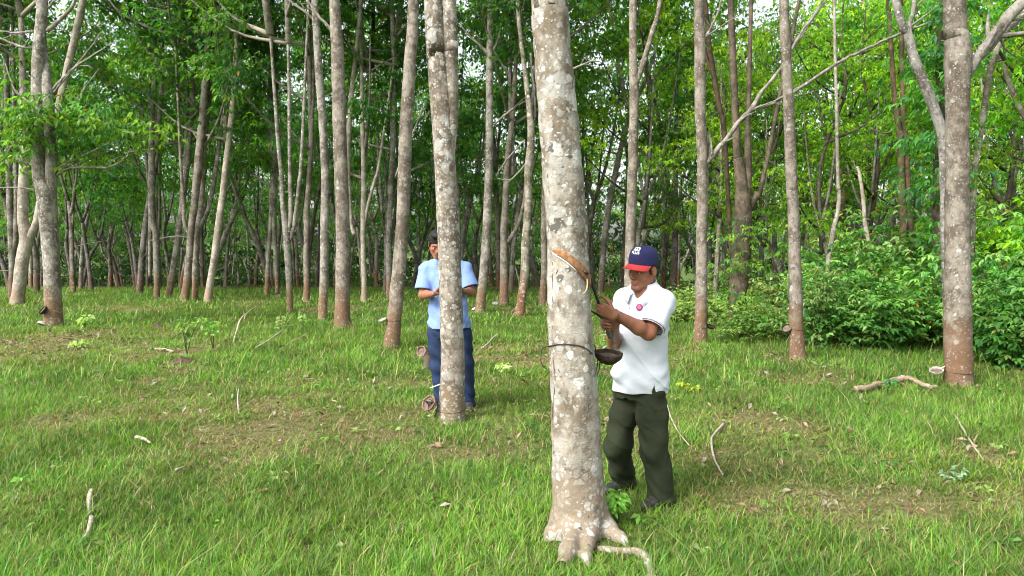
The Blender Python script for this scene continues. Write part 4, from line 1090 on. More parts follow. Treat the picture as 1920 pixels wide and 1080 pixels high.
def small_cups():
    for k, (px, py, Y, r, n, mt, lab) in enumerate(CUPS):
        rng = np.random.default_rng(60 + k)
        if Y is None: Y = float(G(734, 654)[1]) - .05
        c = P(px, py, Y)
        rt = root("latex_cup", c, lab, "latex cup", "latex cups on the other trunks")
        r *= .86; mb = MB(); mb.add(*bowl(c, r, r * .72, n, rng, r * .13)); bw = mb.build("bowl", M[mt], rt, c)
        mb = MB(); V, F = lathe([(.001, -.3 * r), (r * .5, -.26 * r), (r * .84, -.2 * r)], 16); mb.add(c + V @ frame_to(n), F); mb.build("dried_latex", M['latex' if k in (2, 17) else 'latex_old'], bw, c)
        if px == 803:
            mb = MB(); mb.add(*wire_ring(SB[0], SB[1], .121, float(P(848, 768, SB[1])[2]), .004, .006)); mb.add(*tube(catmull([c, c + [.06, .0, .02], c + [.085, .02, -.02], c + [.06, .0, -.12]], 4), .007, 6)); mb.build("wire", M['wire'], rt, c)
            mb = MB()
            for j in range(4): mb.add(*tube(catmull([c + rng.normal(0, .02, 3), c + [-.05 + j * .03, -.04, .03], c + [-.09 + .05 * j, -.05, -.05 + .05 * (j % 2)]], 4), np.linspace(.008, .003, 9), 5, flat=.4))
            mb.build("shell_splinter", M['cup_dark'], bw, c)
        elif px in (717, 1756, 1475, 1333):
            hx = {717: G(734, 654), 1756: G(1797, 722), 1475: G(1495, 673), 1333: G(1313, 644)}[px]
            rr = {717: .108, 1756: .155, 1475: .100, 1333: .102}[px]; dx = {717: .045, 1756: 0, 1475: -.005, 1333: .005}[px]
            mb = MB(); mb.add(*wire_ring(hx[0] + dx, hx[1], rr, c[2] - .01, .0, .01)); mb.add(*tube([c + nrm_np([hx[0] - c[0], 0, 0]) * r * .9, [hx[0] + dx - math.copysign(rr, hx[0] - c[0]), hx[1] - .01, c[2]]], .004, 5)); mb.build("wire", M['wire'], rt, c)
small_cups()
def stump(px, py, w, h, lab, mat='bark_dark'):
    g = G(px, py); rng = np.random.default_rng(px); r = w / 2 / FPX * g[1]
    rt = root("tree_stump", g, lab, "stump")
    mb = MB(); q = catmull([[0, 0, -.05], [.01, 0, h * .4], [0, .01, h * .8], [.01, 0, h]], 5); V, F = tube(q, np.interp(np.linspace(0, 1, len(q)), [0, .3, 1], [r * 1.3, r, r * .9]), 12, rng, .06); V[-12 - 2:-2, 2] += rng.normal(0, .03, 12)
    mb.add(V, F); mb.build("stump_wood", M[mat], rt)
    mb = MB(); V, F = sphere([0.0, 0, h], [r * .9, r * .9, r * .8], 12, 8); mb.add(V + rng.normal(0, r * .05, V.shape), F); mb.build("rotten_top", M['cup_dark'], rt)
    CLEAR.append((g[0], g[1], r * 1.5))
stump(801, 690, 16, .22, "short dark rotten stump carrying the pinkish cup, left of the man in blue")
stump(1838, 648, 28, 1.2, "tall grey broken stump with dark top, right of the thick reddish trunk", 'bark_grey')

def stick(name, lab, pts, w, mat='dry_wood', dz=.03, cat="branch", group=None, side=0):
    q = []
    for t in pts:
        g = G(t[0], t[1]); g[2] += dz + (t[2] if len(t) > 2 else 0); q.append(g)
    b = q[0]; rng = np.random.default_rng(int(pts[0][0]))
    qq = catmull(q, 6); r = w * (.9 if w > 8 else .68) / 2 / FPX * b[1]; k = len(qq)
    mb = MB(); mb.add(*tube(qq + rng.normal(0, r * .12, qq.shape), np.interp(np.linspace(0, 1, k), [0, .5, 1], [r, r * .95, r * .5]), 8, rng, .15))
    for j in range(side):
        i = rng.integers(2, k - 2); d = qq[i + 1] - qq[i - 1]; d = nrm_np(nrm_np(d) + rng.normal(0, .6, 3) * [1, 1, .3]); mb.add(*tube([qq[i], qq[i] + d * .06, qq[i] + d * .13], [r * .5, r * .4, r * .15], 5))
    o = mb.build(name, M[mat], None, b, loc=b); tag(o, lab, cat, group)
stick("fallen_branch", "short whitish piece of branch in the lower left grass, upper of two", [(171, 927), (168, 945), (167, 960), (168, 972)], 9)
stick("fallen_branch", "whitish curved piece of branch in the lower left grass, lower of two", [(172, 978), (169, 995), (164, 1012), (150, 1026)], 9)
stick("fallen_branch", "thin pale angled branch in the grass right of the olive trousers", [(1358, 800), (1338, 822), (1334, 835), (1340, 868), (1355, 898)], 6, side=1)
stick("fallen_branch", "thin straight pale stick lying in the grass near the right border", [(1790, 783), (1805, 810), (1822, 838), (1842, 868)], 5)
stick("fallen_log", "mossy grey fallen log lying left of the foot of the thick reddish trunk", [(1602, 741), (1622, 740), (1640, 735), (1662, 731), (1685, 726, .02), (1705, 725, .03), (1722, 731, .01), (1740, 737), (1758, 737)], 14, 'bark_pale', .07, "log", side=3)
stick("fallen_branch", "thin tan stick rising from the grass behind the olive trousers", [(1292, 842), (1270, 820, .03), (1255, 795, .07), (1247, 770, .12)], 3.5)
stick("dry_stalk", "pale dry stalk curving upright out of the lawn, left of centre", [(438, 646), (444, 630, .06), (452, 624, .22), (470, 618, .33), (482, 612, .36)], 4.5)
stick("dry_stalk", "slanting pale dry stalk in the lawn, right of the curved one", [(480, 656), (505, 648, .06), (530, 640, .16)], 4.5)
stick("dry_stalk", "low pale dry stalk lying nearest the foot of the trunk with the dark cut", [(537, 650), (555, 643, .03), (575, 637, .06)], 4)
stick("dry_stalk", "thin dry stalk standing alone in the middle of the lawn", [(448, 782), (446, 770, .08), (448, 765, .16)], 3.5)
stick("fallen_branch", "dark edged stick lying left of the large soil heap", [(290, 658), (308, 659), (326, 662)], 5)
stick("bark_chip", "pale flat bark chip lying in the left foreground grass", [(255, 827), (268, 830), (283, 838)], 9, dz=.035, cat="bark")
stick("bark_chip", "small pale bark chip in the foreground grass right of the flat one", [(330, 890), (337, 888), (346, 884)], 7, dz=.035, cat="bark")
stick("fallen_branch", "curved stick leaning on the lawn behind the man in blue, right of his shirt", [(906, 655), (915, 650, .02), (925, 642, .05), (932, 640, .09)], 5)

def mound(px, py, w, hgt, lab):
    g = G(px, py); r = w / 2 / FPX * g[1]; rng = np.random.default_rng(px)
    n = 46; u = np.linspace(-1, 1, n); X, Y_ = np.meshgrid(u, u, indexing='ij'); d = np.sqrt(X ** 2 + Y_ ** 2)
    z = hgt * np.clip(1 - d, 0, 1) ** 1.1 * (1 + .7 * (fbm(X * 4 + px, Y_ * 4, 3) - .5)) + (vnoise(X * 14, Y_ * 14) - .5) * hgt * .25 * (d < .95) - .02
    V = np.stack([X * r, Y_ * r, z], -1).reshape(-1, 3); I = np.arange(n * n).reshape(n, n)
    Q = np.stack([I[:-1, :-1], I[1:, :-1], I[1:, 1:], I[:-1, 1:]], -1).reshape(-1, 4); Q = Q[(d.reshape(-1)[Q] < 1.05).all(1)]
    o = link("soil_heap", mesh_np("soil_heap", V, Q), M['soil'], None, g); tag(o, lab, "soil heap"); CLEAR.append((g[0], g[1], r * .62))
mound(340, 680, 84, .10, "larger heap of brown crumbly soil in the lawn on the left")
mound(296, 615, 38, .12, "smaller soil heap farther back in the lawn on the left")
def rock(px, py, w, lab):
    g = G(px, py); r = w / 2 / FPX * g[1]; rng = np.random.default_rng(px); V, F = sphere([0, 0, r * .35], [r, r * .8, r * .6], 14, 9); V = V + rng.normal(0, r * .06, V.shape)
    mb = MB(); mb.add(V, F); o = mb.build("stone", M['moss_stone'], None, loc=g); tag(o, lab, "stone")
rock(930, 572, 14, "grey stone in the grass right of the man in blue")

def seedling(px, py, h, nst, lab, pal, L=.06, spread=.12):
    g = G(px, py); rng = np.random.default_rng(px * 3 + 1); rt = root("seedling", g, lab, "seedling", "young plants in the lawn")
    st = MB(); w = []
    for k in range(nst):
        a = rng.uniform(0, 6.28); t = np.array([math.cos(a) * spread * rng.uniform(.2, 1), math.sin(a) * spread * rng.uniform(.2, 1), h * rng.uniform(.7, 1.1)])
        q = catmull([[0, 0, -.02], t * [.4, .4, .55], t], 4); st.add(*tube(q, np.linspace(.006, .003, len(q)), 5)); w += [q[-1], q[-2], q[-4]]
    st.build("stem", M['bark_dark'], rt)
    V, F, c = whorls(w, rng, pal, 4, L, L * .5, .15, pet=L * .7, rare=0); link("leaves", mesh_np("leaves", V, F, False, c), M['shrub_leaf'], rt)
PALE2 = np.array([[.30, .40, .16], [.38, .46, .22], [.22, .34, .10]])
seedling(350, 664, .55, 4, "dark leaved sapling growing right behind the larger soil heap", BUSHPAL, .075, .25)
seedling(400, 655, .40, 3, "dark leaved sapling right of the larger soil heap", BUSHPAL, .07, .22)
seedling(160, 618, .22, 4, "pale leaved seedling right of the stout twin stemmed tree", PALE2, .07)
seedling(525, 630, .30, 2, "seedling with a pale yellowish top above the slanting dry stalk", PALE2, .06, .04)
seedling(569, 618, .34, 2, "thin seedling on a dark stem left of the trunk with the dark cut", PALE2, .05, .03)
seedling(140, 655, .10, 4, "low pale seedling in the lawn below the stout twin stemmed tree", PALE2, .06)
seedling(1295, 735, .08, 3, "small yellow green seedling in the grass behind the white polo shirt", np.array([[.30, .42, .05]]), .05)
seedling(1800, 905, .07, 2, "grey green seedling near the right border, below the straight pale stick", np.array([[.16, .24, .14]]), .05)
seedling(1160, 985, .16, 4, "bright green seedling beside the foot of the big pale trunk", np.array([[.24, .44, .07]]), .045, .07)
seedling(945, 700, .10, 4, "pale leaved seedling right of the jeans of the man in blue", PALE2, .05)
seedling(1663, 745, .22, 2, "dark thin sprout standing behind the fallen log", DARK, .05, .03)
# ------------------------------------------------------------------ people
def nrm_(v):
    v = np.asarray(v, float); return v / (np.linalg.norm(v) + 1e-12)
UP = np.array([0, 0, 1.0])
def head_frame(yaw_fwd, pitch, roll=0.0):
    """rows: left, forward, up"""
    f = nrm_([yaw_fwd[0], yaw_fwd[1], 0]); l = np.cross(UP, f); u = UP
    f2 = f * math.cos(pitch) - u * math.sin(pitch); u2 = u * math.cos(pitch) + f * math.sin(pitch)
    l3 = l * math.cos(roll) + u2 * math.sin(roll); u3 = u2 * math.cos(roll) - l * math.sin(roll)
    return np.array([l3, f2, u3])
def add_head(F, c, R):
    W = lambda l, f, u: c + R[0] * l + R[1] * f + R[2] * u
    F.ell(W(0, -.006, .030), [.074, .094, .090], R, .02)
    F.ell(W(0, .026, -.035), [.062, .068, .085], R, .025)
    for s in (-1, 1):
        F.cone(W(.052 * s, .004, -.055), W(.018 * s, .078, -.104), .022, .018, .02)
        F.ell(W(.041 * s, .064, -.026), [.020, .020, .018], R, .02)
        F.cone(W(.012 * s, .090, .018), W(.046 * s, .072, .014), .0095, .008, .012)
    F.ell(W(0, .080, -.104), [.022, .016, .017], R, .015)
    F.ell(W(0, .078, -.070), [.028, .022, .020], R, .015)
    for s in (-1, 1):
        F.ell(W(.031 * s, .098, -.006), [.016, .014, .011], R, .010, op='s')
    F.cone(W(0, .090, .006), W(0, .113, -.036), .0075, .0115, .010)
    for s in (-1, 1):
        F.ell(W(.013 * s, .101, -.040), [.0085, .010, .008], R, .006)
        F.ell(W(.031 * s, .0855, -.001), [.014, .008, .005], R, .004)      # upper lid
        F.ell(W(.031 * s, .0840, -.014), [.013, .007, .004], R, .004)
    F.cone(W(-.019, .094, -.066), W(.019, .094, -.066), .0058, .0058, .004)
    F.cone(W(-.016, .0935, -.0765), W(.016, .0935, -.0765), .0068, .0068, .004)
    F.cone(W(-.022, .1015, -.0712), W(.022, .1015, -.0712), .0022, .0022, .003, op='s')
    for s in (-1, 1):
        F.ell(W(.077 * s, -.010, -.012), [.010, .019, .033], R, .008)
        F.ell(W(.087 * s, -.006, -.010), [.006, .011, .022], R, .006, op='s')
def add_hand(F, w, d, n, s, bends, spread=.0, thumb=(.35, .55, .45), sc=1.0, k=.006):
    """w wrist, d towards the knuckles, n palm direction, s thumb side; bends per finger (mcp, pip, dip) in degrees"""
    d, n, s = nrm_(d), nrm_(n), nrm_(s)
    Q = lambda a, b, c: w + (d * a + s * b + n * c) * sc
    offs = [.029, .0095, -.0095, -.027]; reach = [.088, .092, .087, .078]
    for o, r in zip(offs, reach):
        F.cone(Q(.0, o * .55, 0), Q(r, o, -.002), .0165 * sc, .0118 * sc, .012)
    F.ell(Q(.035, .022, .012), [.022 * sc, .022 * sc, .017 * sc], np.array([d, s, n]), .012)
    L = [(.042, .026, .021), (.046, .030, .023), (.043, .028, .022), (.034, .022, .019)]
    for i in range(4):
        p = Q(reach[i], offs[i], -.001); a = 0; rr = [.0098, .0090, .0082, .0068]
        dd = nrm_(d + s * spread * (1.5 - i))
        pts = [p]
        for j in range(3):
            a += math.radians(bends[i][j]); v = dd * math.cos(a) + n * math.sin(a); p = p + v * L[i][j] * sc; pts.append(p)
        F.chain(pts, [r * sc * (.92 if i == 3 else 1) for r in rr], .0035)
    t0 = Q(.022, .026, .006); t1 = t0 + nrm_(d * .75 + s * .75 + n * thumb[0]) * .046 * sc
    t2 = t1 + nrm_(d * .85 + s * .25 + n * thumb[1]) * .033 * sc; t3 = t2 + nrm_(d * .8 + s * .0 + n * thumb[2]) * .026 * sc
    F.chain([t0, t1, t2, t3], [.0150 * sc, .0122 * sc, .0105 * sc, .0080 * sc], .006)
def paint(V, base, spots):
    c = np.tile(np.asarray(base, float), (len(V), 1))
    for ctr, rad, colr, amt in spots:
        w = np.exp(-(((V - ctr) / rad) ** 2).sum(1))[:, None] * amt
        c = c * (1 - w) + np.asarray(colr) * w
    return c
def sines(x, y, z, fr, ph):
    return np.sin(x * fr[0] + y * fr[1] + z * fr[2] + ph)
def face_bits(rt, c, R, base, brow=True):
    W = lambda l, f, u: c + R[0] * l + R[1] * f + R[2] * u
    for s in (-1, 1):
        mb = MB(); mb.add(*sphere(W(.031 * s, .0775, -.007), [.0115] * 3, R=R)); e = mb.build("eye", M['eye_white'], rt, base)
        mb = MB(); mb.add(*sphere(W(.030 * s, .0875, -.0085), [.0052, .0022, .0052], R=R)); mb.build("iris", M['iris'], e, base)
        mb = MB(); mb.add(*tube(catmull([W(.014 * s, .099, .017), W(.031 * s, .095, .024), W(.050 * s, .078, .018)], 4), np.linspace(.0042, .002, 9), 6, flat=.7)); mb.build("eyebrow", M['hair'], rt, base)

def blend(A, B, k):
    h = np.clip(0.5 + 0.5 * (A.D - B.D) / k, 0, 1); A.D = A.D * (1 - h) + B.D * h - k * h * (1 - h)
def man_in_cap():
    base = np.array([*P(1206, 945, 4.80)[:2], 0.0]); base[2] = gz(base[0], base[1])
    rt = root("person", base, "man in navy and red cap, white polo shirt and olive trousers, cutting bark", "person")
    fw = nrm_([-.68, -.73, 0]); lf = np.cross(UP, fw)
    O = P(1200, 735, 4.82); S = P(1208, 556, 4.80)
    sk = (0.26, 0.105, 0.058)
    hc = P(1207, 505, 4.77); R = head_frame([-.78, -.63], math.radians(7), math.radians(-3))
    shL, shR = P(1243, 566, 4.68), P(1172, 561, 4.93)
    elL, elR = P(1216, 625, 4.56), P(1152, 642, 4.82)
    wrL, wrR = P(1152, 588, 4.45), P(1150, 614, 4.55)
    hipL, hipR = P(1220, 745, 4.76), P(1180, 742, 4.90)
    knL, knR = P(1226, 840, 4.70), P(1158, 838, 4.84)
    anL, anR = P(1240, 942, 4.70), P(1170, 918, 5.00)
    k_top, k_bot = P(1106, 519, 4.335), P(1144, 633, 4.47)
    kd = nrm_(k_top - k_bot)
    def on_shaft(py): 
        t = (py - 519) / (633 - 519); return k_top * (1 - t) + k_bot * t
    # ---- body
    F = Field(base + [-.62, -.62, -.02], base + [.42, .45, 1.72], .0042)
    add_head(F, hc, R)
    nb = hc - UP * .17 + np.array([.012, .01, 0])
    F.cone(hc + R[2] * -.07 + R[1] * -.018, nb, .052, .058, .03)
    F.chain([nb, S + [0, 0, -.06], O + [0, 0, .25], O + [0, 0, .05]], [.054, .070, .072, .08], .04)
    for sh, el, wr in ((shL, elL, wrL), (shR, elR, wrR)):
        F.chain([lerp(S, sh, .4), sh, el], [.07, .055, .043], .03)
        m = lerp(el, wr, .3); F.chain([el, m + UP * .0, wr], [.041, .043, .0265], .02)
        F.cone(wr, lerp(el, wr, 1.03), .027, .026, .01)
    dL = nrm_(wrL - elL); sL = nrm_(kd - dL * kd.dot(dL)); nL = np.cross(dL, sL)
    grip = [(62, 78, 50), (66, 80, 50), (68, 82, 50), (72, 84, 50)]
    F_l = on_shaft(577)
    wl = F_l - dL * .083 - nL * .027
    F.cone(wrL, wl, .026, .026, .01); add_hand(F, wl, dL, nL, sL, grip, thumb=(.5, .9, .4))
    dR = nrm_([-.86, -.42, .10]); sR = nrm_(kd - dR * kd.dot(dR)); nR = -np.cross(dR, sR)
    F_r = on_shaft(608)
    wrh = F_r - dR * .083 - nR * .027
    F.chain([lerp(elR, wrR, .75), wrh], [.031, .026], .015); add_hand(F, wrh, dR, nR, sR, grip, thumb=(.5, .9, .4))
    for hip, kn, an in ((hipL, knL, anL), (hipR, knR, anR)):
        F.chain([hip, kn, an], [.075, .055, .04], .02); F.cone(an, an - UP * .04, .04, .035, .02)
    V, Q = F.mesh(2)
    Wp = lambda l, f, u: hc + R[0] * l + R[1] * f + R[2] * u
    cl = paint(V, sk, [(Wp(0, .1, -.071), .018, (.20, .07, .05), .6), (Wp(.042, .07, -.03), .03, (.30, .12, .07), .5), (Wp(-.042, .07, -.03), .03, (.30, .12, .07), .5),
                       (Wp(.031, .085, -.006), .016, (.13, .055, .035), .75), (Wp(-.031, .085, -.006), .016, (.13, .055, .035), .75), (Wp(0, .08, -.10), .03, (.21, .09, .055), .5), (Wp(.08, 0, -.01), .025, (.30, .10, .06), .5)])
    body = link("body", mesh_np("body", V - base, Q, True, cl), M['skin'], rt)
    face_bits(rt, hc, R, base)
    # ---- hair under the cap
    H = Field(hc - .17, hc + .17, .004)
    H.ell(Wp(0, -.012, .034), [.078, .090, .088], R, .01)
    for s in (-1, 1): H.cone(Wp(.070 * s, .022, .0), Wp(.071 * s, .016, -.026), .010, .006, .008)
    H.cone(Wp(-.04, -.070, -.03), Wp(.04, -.070, -.03), .02, .02, .02)
    H.ell(Wp(0, .075, -.045), [.12, .068, .085], R, .008, op='s')
    H.ell(Wp(.09, -.008, -.02), [.035, .022, .045], R, .008, op='s'); H.ell(Wp(-.09, -.008, -.02), [.035, .022, .045], R, .008, op='s')
    hv, hq = H.mesh(1); link("hair", mesh_np("hair", hv - base, hq), M['hair'], rt)
    # ---- cap
    Rc = head_frame([-.66, -.75], math.radians(6), math.radians(-6)); cc = hc + R[2] * .040 + R[1] * -.002
    Wc = lambda l, f, u: cc + Rc[0] * l + Rc[1] * f + Rc[2] * u
    def dome(a, e):
        """a: angle round the head from the front (left positive), e: 0 rim .. 1 top"""
        r = np.cos(e * math.pi / 2) ** .62; z = np.sin(e * math.pi / 2) ** .85 * .104
        fr = 1 + .05 * np.cos(a) ** 2
        return Wc(np.sin(a) * .089 * r, np.cos(a) * .105 * r * fr, z + .012 * np.maximum(np.cos(a), 0) * e * (1 - e) * 4)
    mb = MB(); seg, rg = 36, 14
    ring = [[dome(2 * math.pi * i / seg, j / rg) for i in range(seg)] for j in range(rg + 1)]
    Vd = np.array(ring).reshape(-1, 3); I = np.arange((rg + 1) * seg).reshape(rg + 1, seg)
    mb.add(Vd, [np.stack([I[:-1], np.roll(I[:-1], -1, 1), np.roll(I[1:], -1, 1), I[1:]], -1).reshape(-1, 4)])
    mb.add(*sphere(dome(0, 1.0) + Rc[2] * .002, [.007, .007, .004], R=Rc))
    cap = mb.build("cap", M['cap_navy'], rt, base)
    mb = MB(); A = np.linspace(-1.15, 1.15, 25); T = np.linspace(0, 1, 9)
    for lay in (0, -.003):
        G_ = np.array([[dome(a, 0.0) + Rc[1] * (.084 * t * max(math.cos(a * 1.15), 0) ** .55) + Rc[2] * (lay + .004 - .010 * t - .016 * abs(math.sin(a)) * t - .010 * math.sin(a) ** 2) for a in A] for t in T])
        I = np.arange(len(T) * len(A)).reshape(len(T), len(A)); q = np.stack([I[:-1, :-1], I[1:, :-1], I[1:, 1:], I[:-1, 1:]], -1).reshape(-1, 4)
        mb.add(G_.reshape(-1, 3), [q if lay else q[:, ::-1]])
    mb.build("brim", M['cap_red'], cap, base)
    mb = MB()
    def stroke(pts, w=.0036):
        pts = np.asarray(pts, float)
        d = np.gradient(pts, axis=0); d /= np.linalg.norm(d, axis=1)[:, None] + 1e-9; nn = np.stack([-d[:, 1], d[:, 0]], 1)
        def wrap(p): 
            q = dome(p[0] * 1.22 / .100, .47 + p[1] * 1.2 / .14); o = nrm_(q - Wc(0, 0, .02)); return q + o * .0022
        L_ = [wrap(p + n_ * w) for p, n_ in zip(pts, nn)]; R_ = [wrap(p - n_ * w) for p, n_ in zip(pts, nn)]
        Vs = np.array(L_ + R_); k = len(pts); i = np.arange(k - 1)
        mb.add(Vs, [np.stack([i, i + 1, i + 1 + k, i + k], 1)])
    arc = lambda cx, cy, rx, ry, a0=0, a1=360, n=20: [(cx + rx * math.cos(math.radians(a)), cy + ry * math.sin(math.radians(a))) for a in np.linspace(a0, a1, n)]
    # sign on the front panel: 100 with linked rings, PLUS below  (x grows to the wearer's left)
    stroke([(-.026, .021), (-.021, .026), (-.021, .002)], .0034)
    stroke(arc(-.007, .013, .0105, .0115), .0034); stroke(arc(.011, .013, .0105, .0115), .0034)
    x0, h0, b0 = -.027, .011, -.016; w_ = .0021
    def at(x, y): return (x0 + x, b0 + y * h0)
    stroke([at(0, 0), at(.0, 1)], w_); stroke([at(0, 1), at(.006, 1), at(.0085, .78), at(.006, .5), at(0, .5)], w_)
    stroke([at(.0135, 1), at(.0135, 0), at(.0215, 0)], w_)
    stroke([at(.0265, 1), at(.0265, .25), at(.030, 0), at(.0335, .0), at(.037, .25), at(.037, 1)], w_)
    stroke([at(.051, .88), at(.0465, 1), at(.043, .78), at(.0465, .55), at(.051, .3), at(.047, 0), at(.042, .12)], w_)
    mb.build("lettering", M['white_print'], cap, base)
    # ---- polo shirt
    T_ = Field(base + [-.45, -.50, .60], base + [.42, .42, 1.48], .0042)
    def ctr(z):
        t = (z - O[2]) / (S[2] - O[2]); c = O * (1 - t) + S * t; return c[0], c[1]
    rings = []
    for z, a, b in ((.705, .182, .145), (.78, .181, .145), (.86, .175, .140), (.95, .167, .132), (1.05, .167, .128), (1.15, .175, .126), (1.24, .178, .117), (1.30, .158, .098), (1.345, .105, .080), (1.385, .074, .072), (1.42, .066, .066)):
        c = ctr(z); rings.append((z, c[0], c[1], a, b))
    T_.loft(rings, lf, fw, .02)
    T_.cone(lerp(S, shL, .35) + UP * .015, shL + UP * .002, .066, .068, .05); T_.cone(lerp(S, shR, .35) + UP * .015, shR + UP * .002, .066, .066, .05)
    slL = lerp(shL, elL, .84); slR = lerp(shR, elR, .84)
    Z_ = Field(base + [-.45, -.50, .60], base + [.42, .42, 1.48], .0042)
    Z_.cone(shL, slL, .070, .086, .035); Z_.cone(shR, slR, .066, .074, .035)
    bl = P(1160, 700, 4.78); T_.ell(bl, [.05, .06, .05], None, .05)
    xh = nrm_(elL - shL)
    def wr_fold(x, y, z):
        d = 0.0020 * np.sin(70 * (z - O[2]) + 38 * ((x - O[0]) * lf[0] + (y - O[1]) * lf[1]) + 2.0 * np.sin(14 * (x + y))) * sstep(1.12, .80, z)
        d = d + .0035 * np.sin(48 * ((x - shL[0]) * .8 + (z - shL[2]) * .9 + (y - shL[1]) * .4) + 1.5 * np.sin(30 * z)) * np.exp(-(((x - shL[0]) ** 2 + (y - shL[1]) ** 2 + (z - shL[2] + .12) ** 2) / .022))
        d = d + .0035 * np.sin(26 * x - 31 * y + 9 * z) * sstep(1.35, 1.2, z) + .0035 * np.sin(24 * (x * .4 - y * .6) - 30 * z) * sstep(1.0, .85, z)
        rg = lambda a: (1 - np.abs(np.sin(a))) ** 5
        d = d - .009 * rg(8 * (z - O[2]) + 8 * (x * .8 - y * .5) + .9 * np.sin(9 * x + 5 * z)) * sstep(1.08, .86, z) - .008 * rg(10 * (z - S[2]) - 10 * (x * .7 + y * .6) + 1.0 * np.sin(11 * z)) * np.exp(-((z - 1.16) / .13) ** 2)
        d = d - .007 * rg(13 * (z - shL[2]) + 13 * (x - shL[0]) - 6 * (y - shL[1])) * np.exp(-(((x - shL[0]) ** 2 + (y - shL[1]) ** 2 + (z - shL[2] + .1) ** 2) / .02))
        return d
    T_.warp(wr_fold)
    # openings: hem, sleeves, neck
    def cut_plane(pt, nv, rad):
        def fn(x, y, z):
            dd = (x - pt[0]) * nv[0] + (y - pt[1]) * nv[1] + (z - pt[2]) * nv[2]
            rr = np.sqrt(np.maximum((x - pt[0]) ** 2 + (y - pt[1]) ** 2 + (z - pt[2]) ** 2 - dd ** 2, 0))
            return np.maximum(-dd, rr - rad)
        return fn
    for a, b, r_ in ((shL, slL, .067), (shR, slR, .062)):
        nv = nrm_(b - a)
        Z_.put(cut_plane(lerp(a, b, 1.0), nv, .145), b - .15, b + .15, .004, 's')
        Z_.cone(lerp(a, b, .72), lerp(a, b, 1.25), r_, r_ + .012, .006, 's')
    blend(T_, Z_, .03)
    nk = hc - R[2] * .06
    T_.cone(nb + UP * .0 - fw * .0, nb + UP * .12, .057, .062, .01, 's')
    T_.cone(nb + fw * .062 - UP * .035, nb + fw * .06 + UP * .05, .006, .045, .012, 's')
    vent = P(1226, 727, 4.66); T_.cone(vent - UP * .03, vent + UP * .022, .012, .003, .003, 's')
    V, Q = T_.mesh(2)
    c = np.tile((.57, .60, .65), (len(V), 1))
    for a, b in ((shL, slL),):
        nv = nrm_(b - a); dd = (V - b) @ nv; near = (np.linalg.norm((V - b) - dd[:, None] * nv, axis=1) < .096) & ((V - S[None]) @ lf > .13)
        c[near & (dd > -.011) & (dd < -.003)] = (.10, .06, .08); c[near & (dd > -.020) & (dd < -.016)] = (.30, .20, .23)
    shirt = link("polo_shirt", mesh_np("polo_shirt", V - base, Q, True, c), M['white_cloth'], rt)
    # collar: two leaves folded over a stand
    mb = MB(); n = 40
    aa = np.linspace(.42, 2 * math.pi - .42, n)
    rows = []
    for j, (rr, dz) in enumerate(((.060, -.002), (.064, .032), (.074, .038), (.090, .026), (.104, -.010))):
        row = []
        for a in aa:
            fr = max(0, math.cos(a)); d = fw * math.cos(a) + lf * math.sin(a)
            spreadf = 1 + .20 * fr
            row.append(nb + UP * (.040 - .055 * fr + dz * (1.0 - .25 * fr) - (.026 * fr if j == 4 else 0)) + d * rr * spreadf * (1.0 if j < 4 else 1.02))
        rows.append(row)
    Rw = np.array(rows); I = np.arange(5 * n).reshape(5, n)
    mb.add(Rw.reshape(-1, 3), [np.stack([I[:-1, :-1], I[:-1, 1:], I[1:, 1:], I[1:, :-1]], -1).reshape(-1, 4)], (.60, .63, .68))
    col = mb.build("collar", M['white_cloth'], shirt, base)
    so = col.modifiers.new("thick", 'SOLIDIFY'); so.thickness = .003
    # badge on the left breast
    def on_shirt(px, py):
        a = P(px, py, 4.3); d = nrm_(P(px, py, 5.0) - a); r = V - a; t = r @ d; pr = np.linalg.norm(r - t[:, None] * d, axis=1)
        k = np.argsort(pr)[:40]; k = k[np.argmin(t[k])]; return V[k]
    bp = on_shirt(1197, 575); nv = nrm_([-.45, -.87, .15]); e1 = nrm_(np.cross(UP, nv)); e2 = np.cross(nv, e1)
    for nm, r_, o_, mt in (("badge", .021, .004, 'badge'), ("badge_centre", .013, .006, 'badge_pink')):
        mb = MB(); Vd, Fd = lathe([(0.0005, .002), (r_ * .9, .002), (r_, 0), (r_ * .98, -.004)], 18); mb.add(bp + nv * o_ + Vd @ np.array([e1, e2, nv]), [f[:, ::1] for f in Fd]); mb.build(nm, M[mt], shirt, base)
    pl = MB(); a0 = nb + fw * .088 - UP * .055
    pts = [on_shirt(x, y) + nv * .002 for x, y in ((1183, 559), (1180, 568), (1178, 580))]
    pl.add(*tube(catmull(pts, 3), .0022, 5), (.55, .55, .62)); pl.build("placket_seam", M['white_cloth'], shirt, base)
    # ---- trousers
    B = Field(base + [-.40, -.45, -.02], base + [.42, .48, .95], .0045)
    B.loft([(.66, O[0], O[1], .160, .120), (.75, O[0], O[1], .166, .124), (.82, O[0], O[1], .150, .11), (.85, O[0], O[1], .14, .10)], lf, fw, .02)
    hL = np.array([*hipL[:2], .72]); hR = np.array([*hipR[:2], .72])
    gL = anL * 1.0; gL[2] = gz(gL[0], gL[1]) + .055; gR = anR * 1.0; gR[2] = gz(gR[0], gR[1]) + .06
    B.chain([hL, lerp(hL, knL, .5) + [0, 0, 0], knL, lerp(knL, gL, .55) + fw * -.01, gL], [.092, .092, .084, .080, .084], .03)
    B.chain([hR, lerp(hR, knR, .5), knR, lerp(knR, gR, .55), gR], [.090, .090, .082, .076, .080], .03)
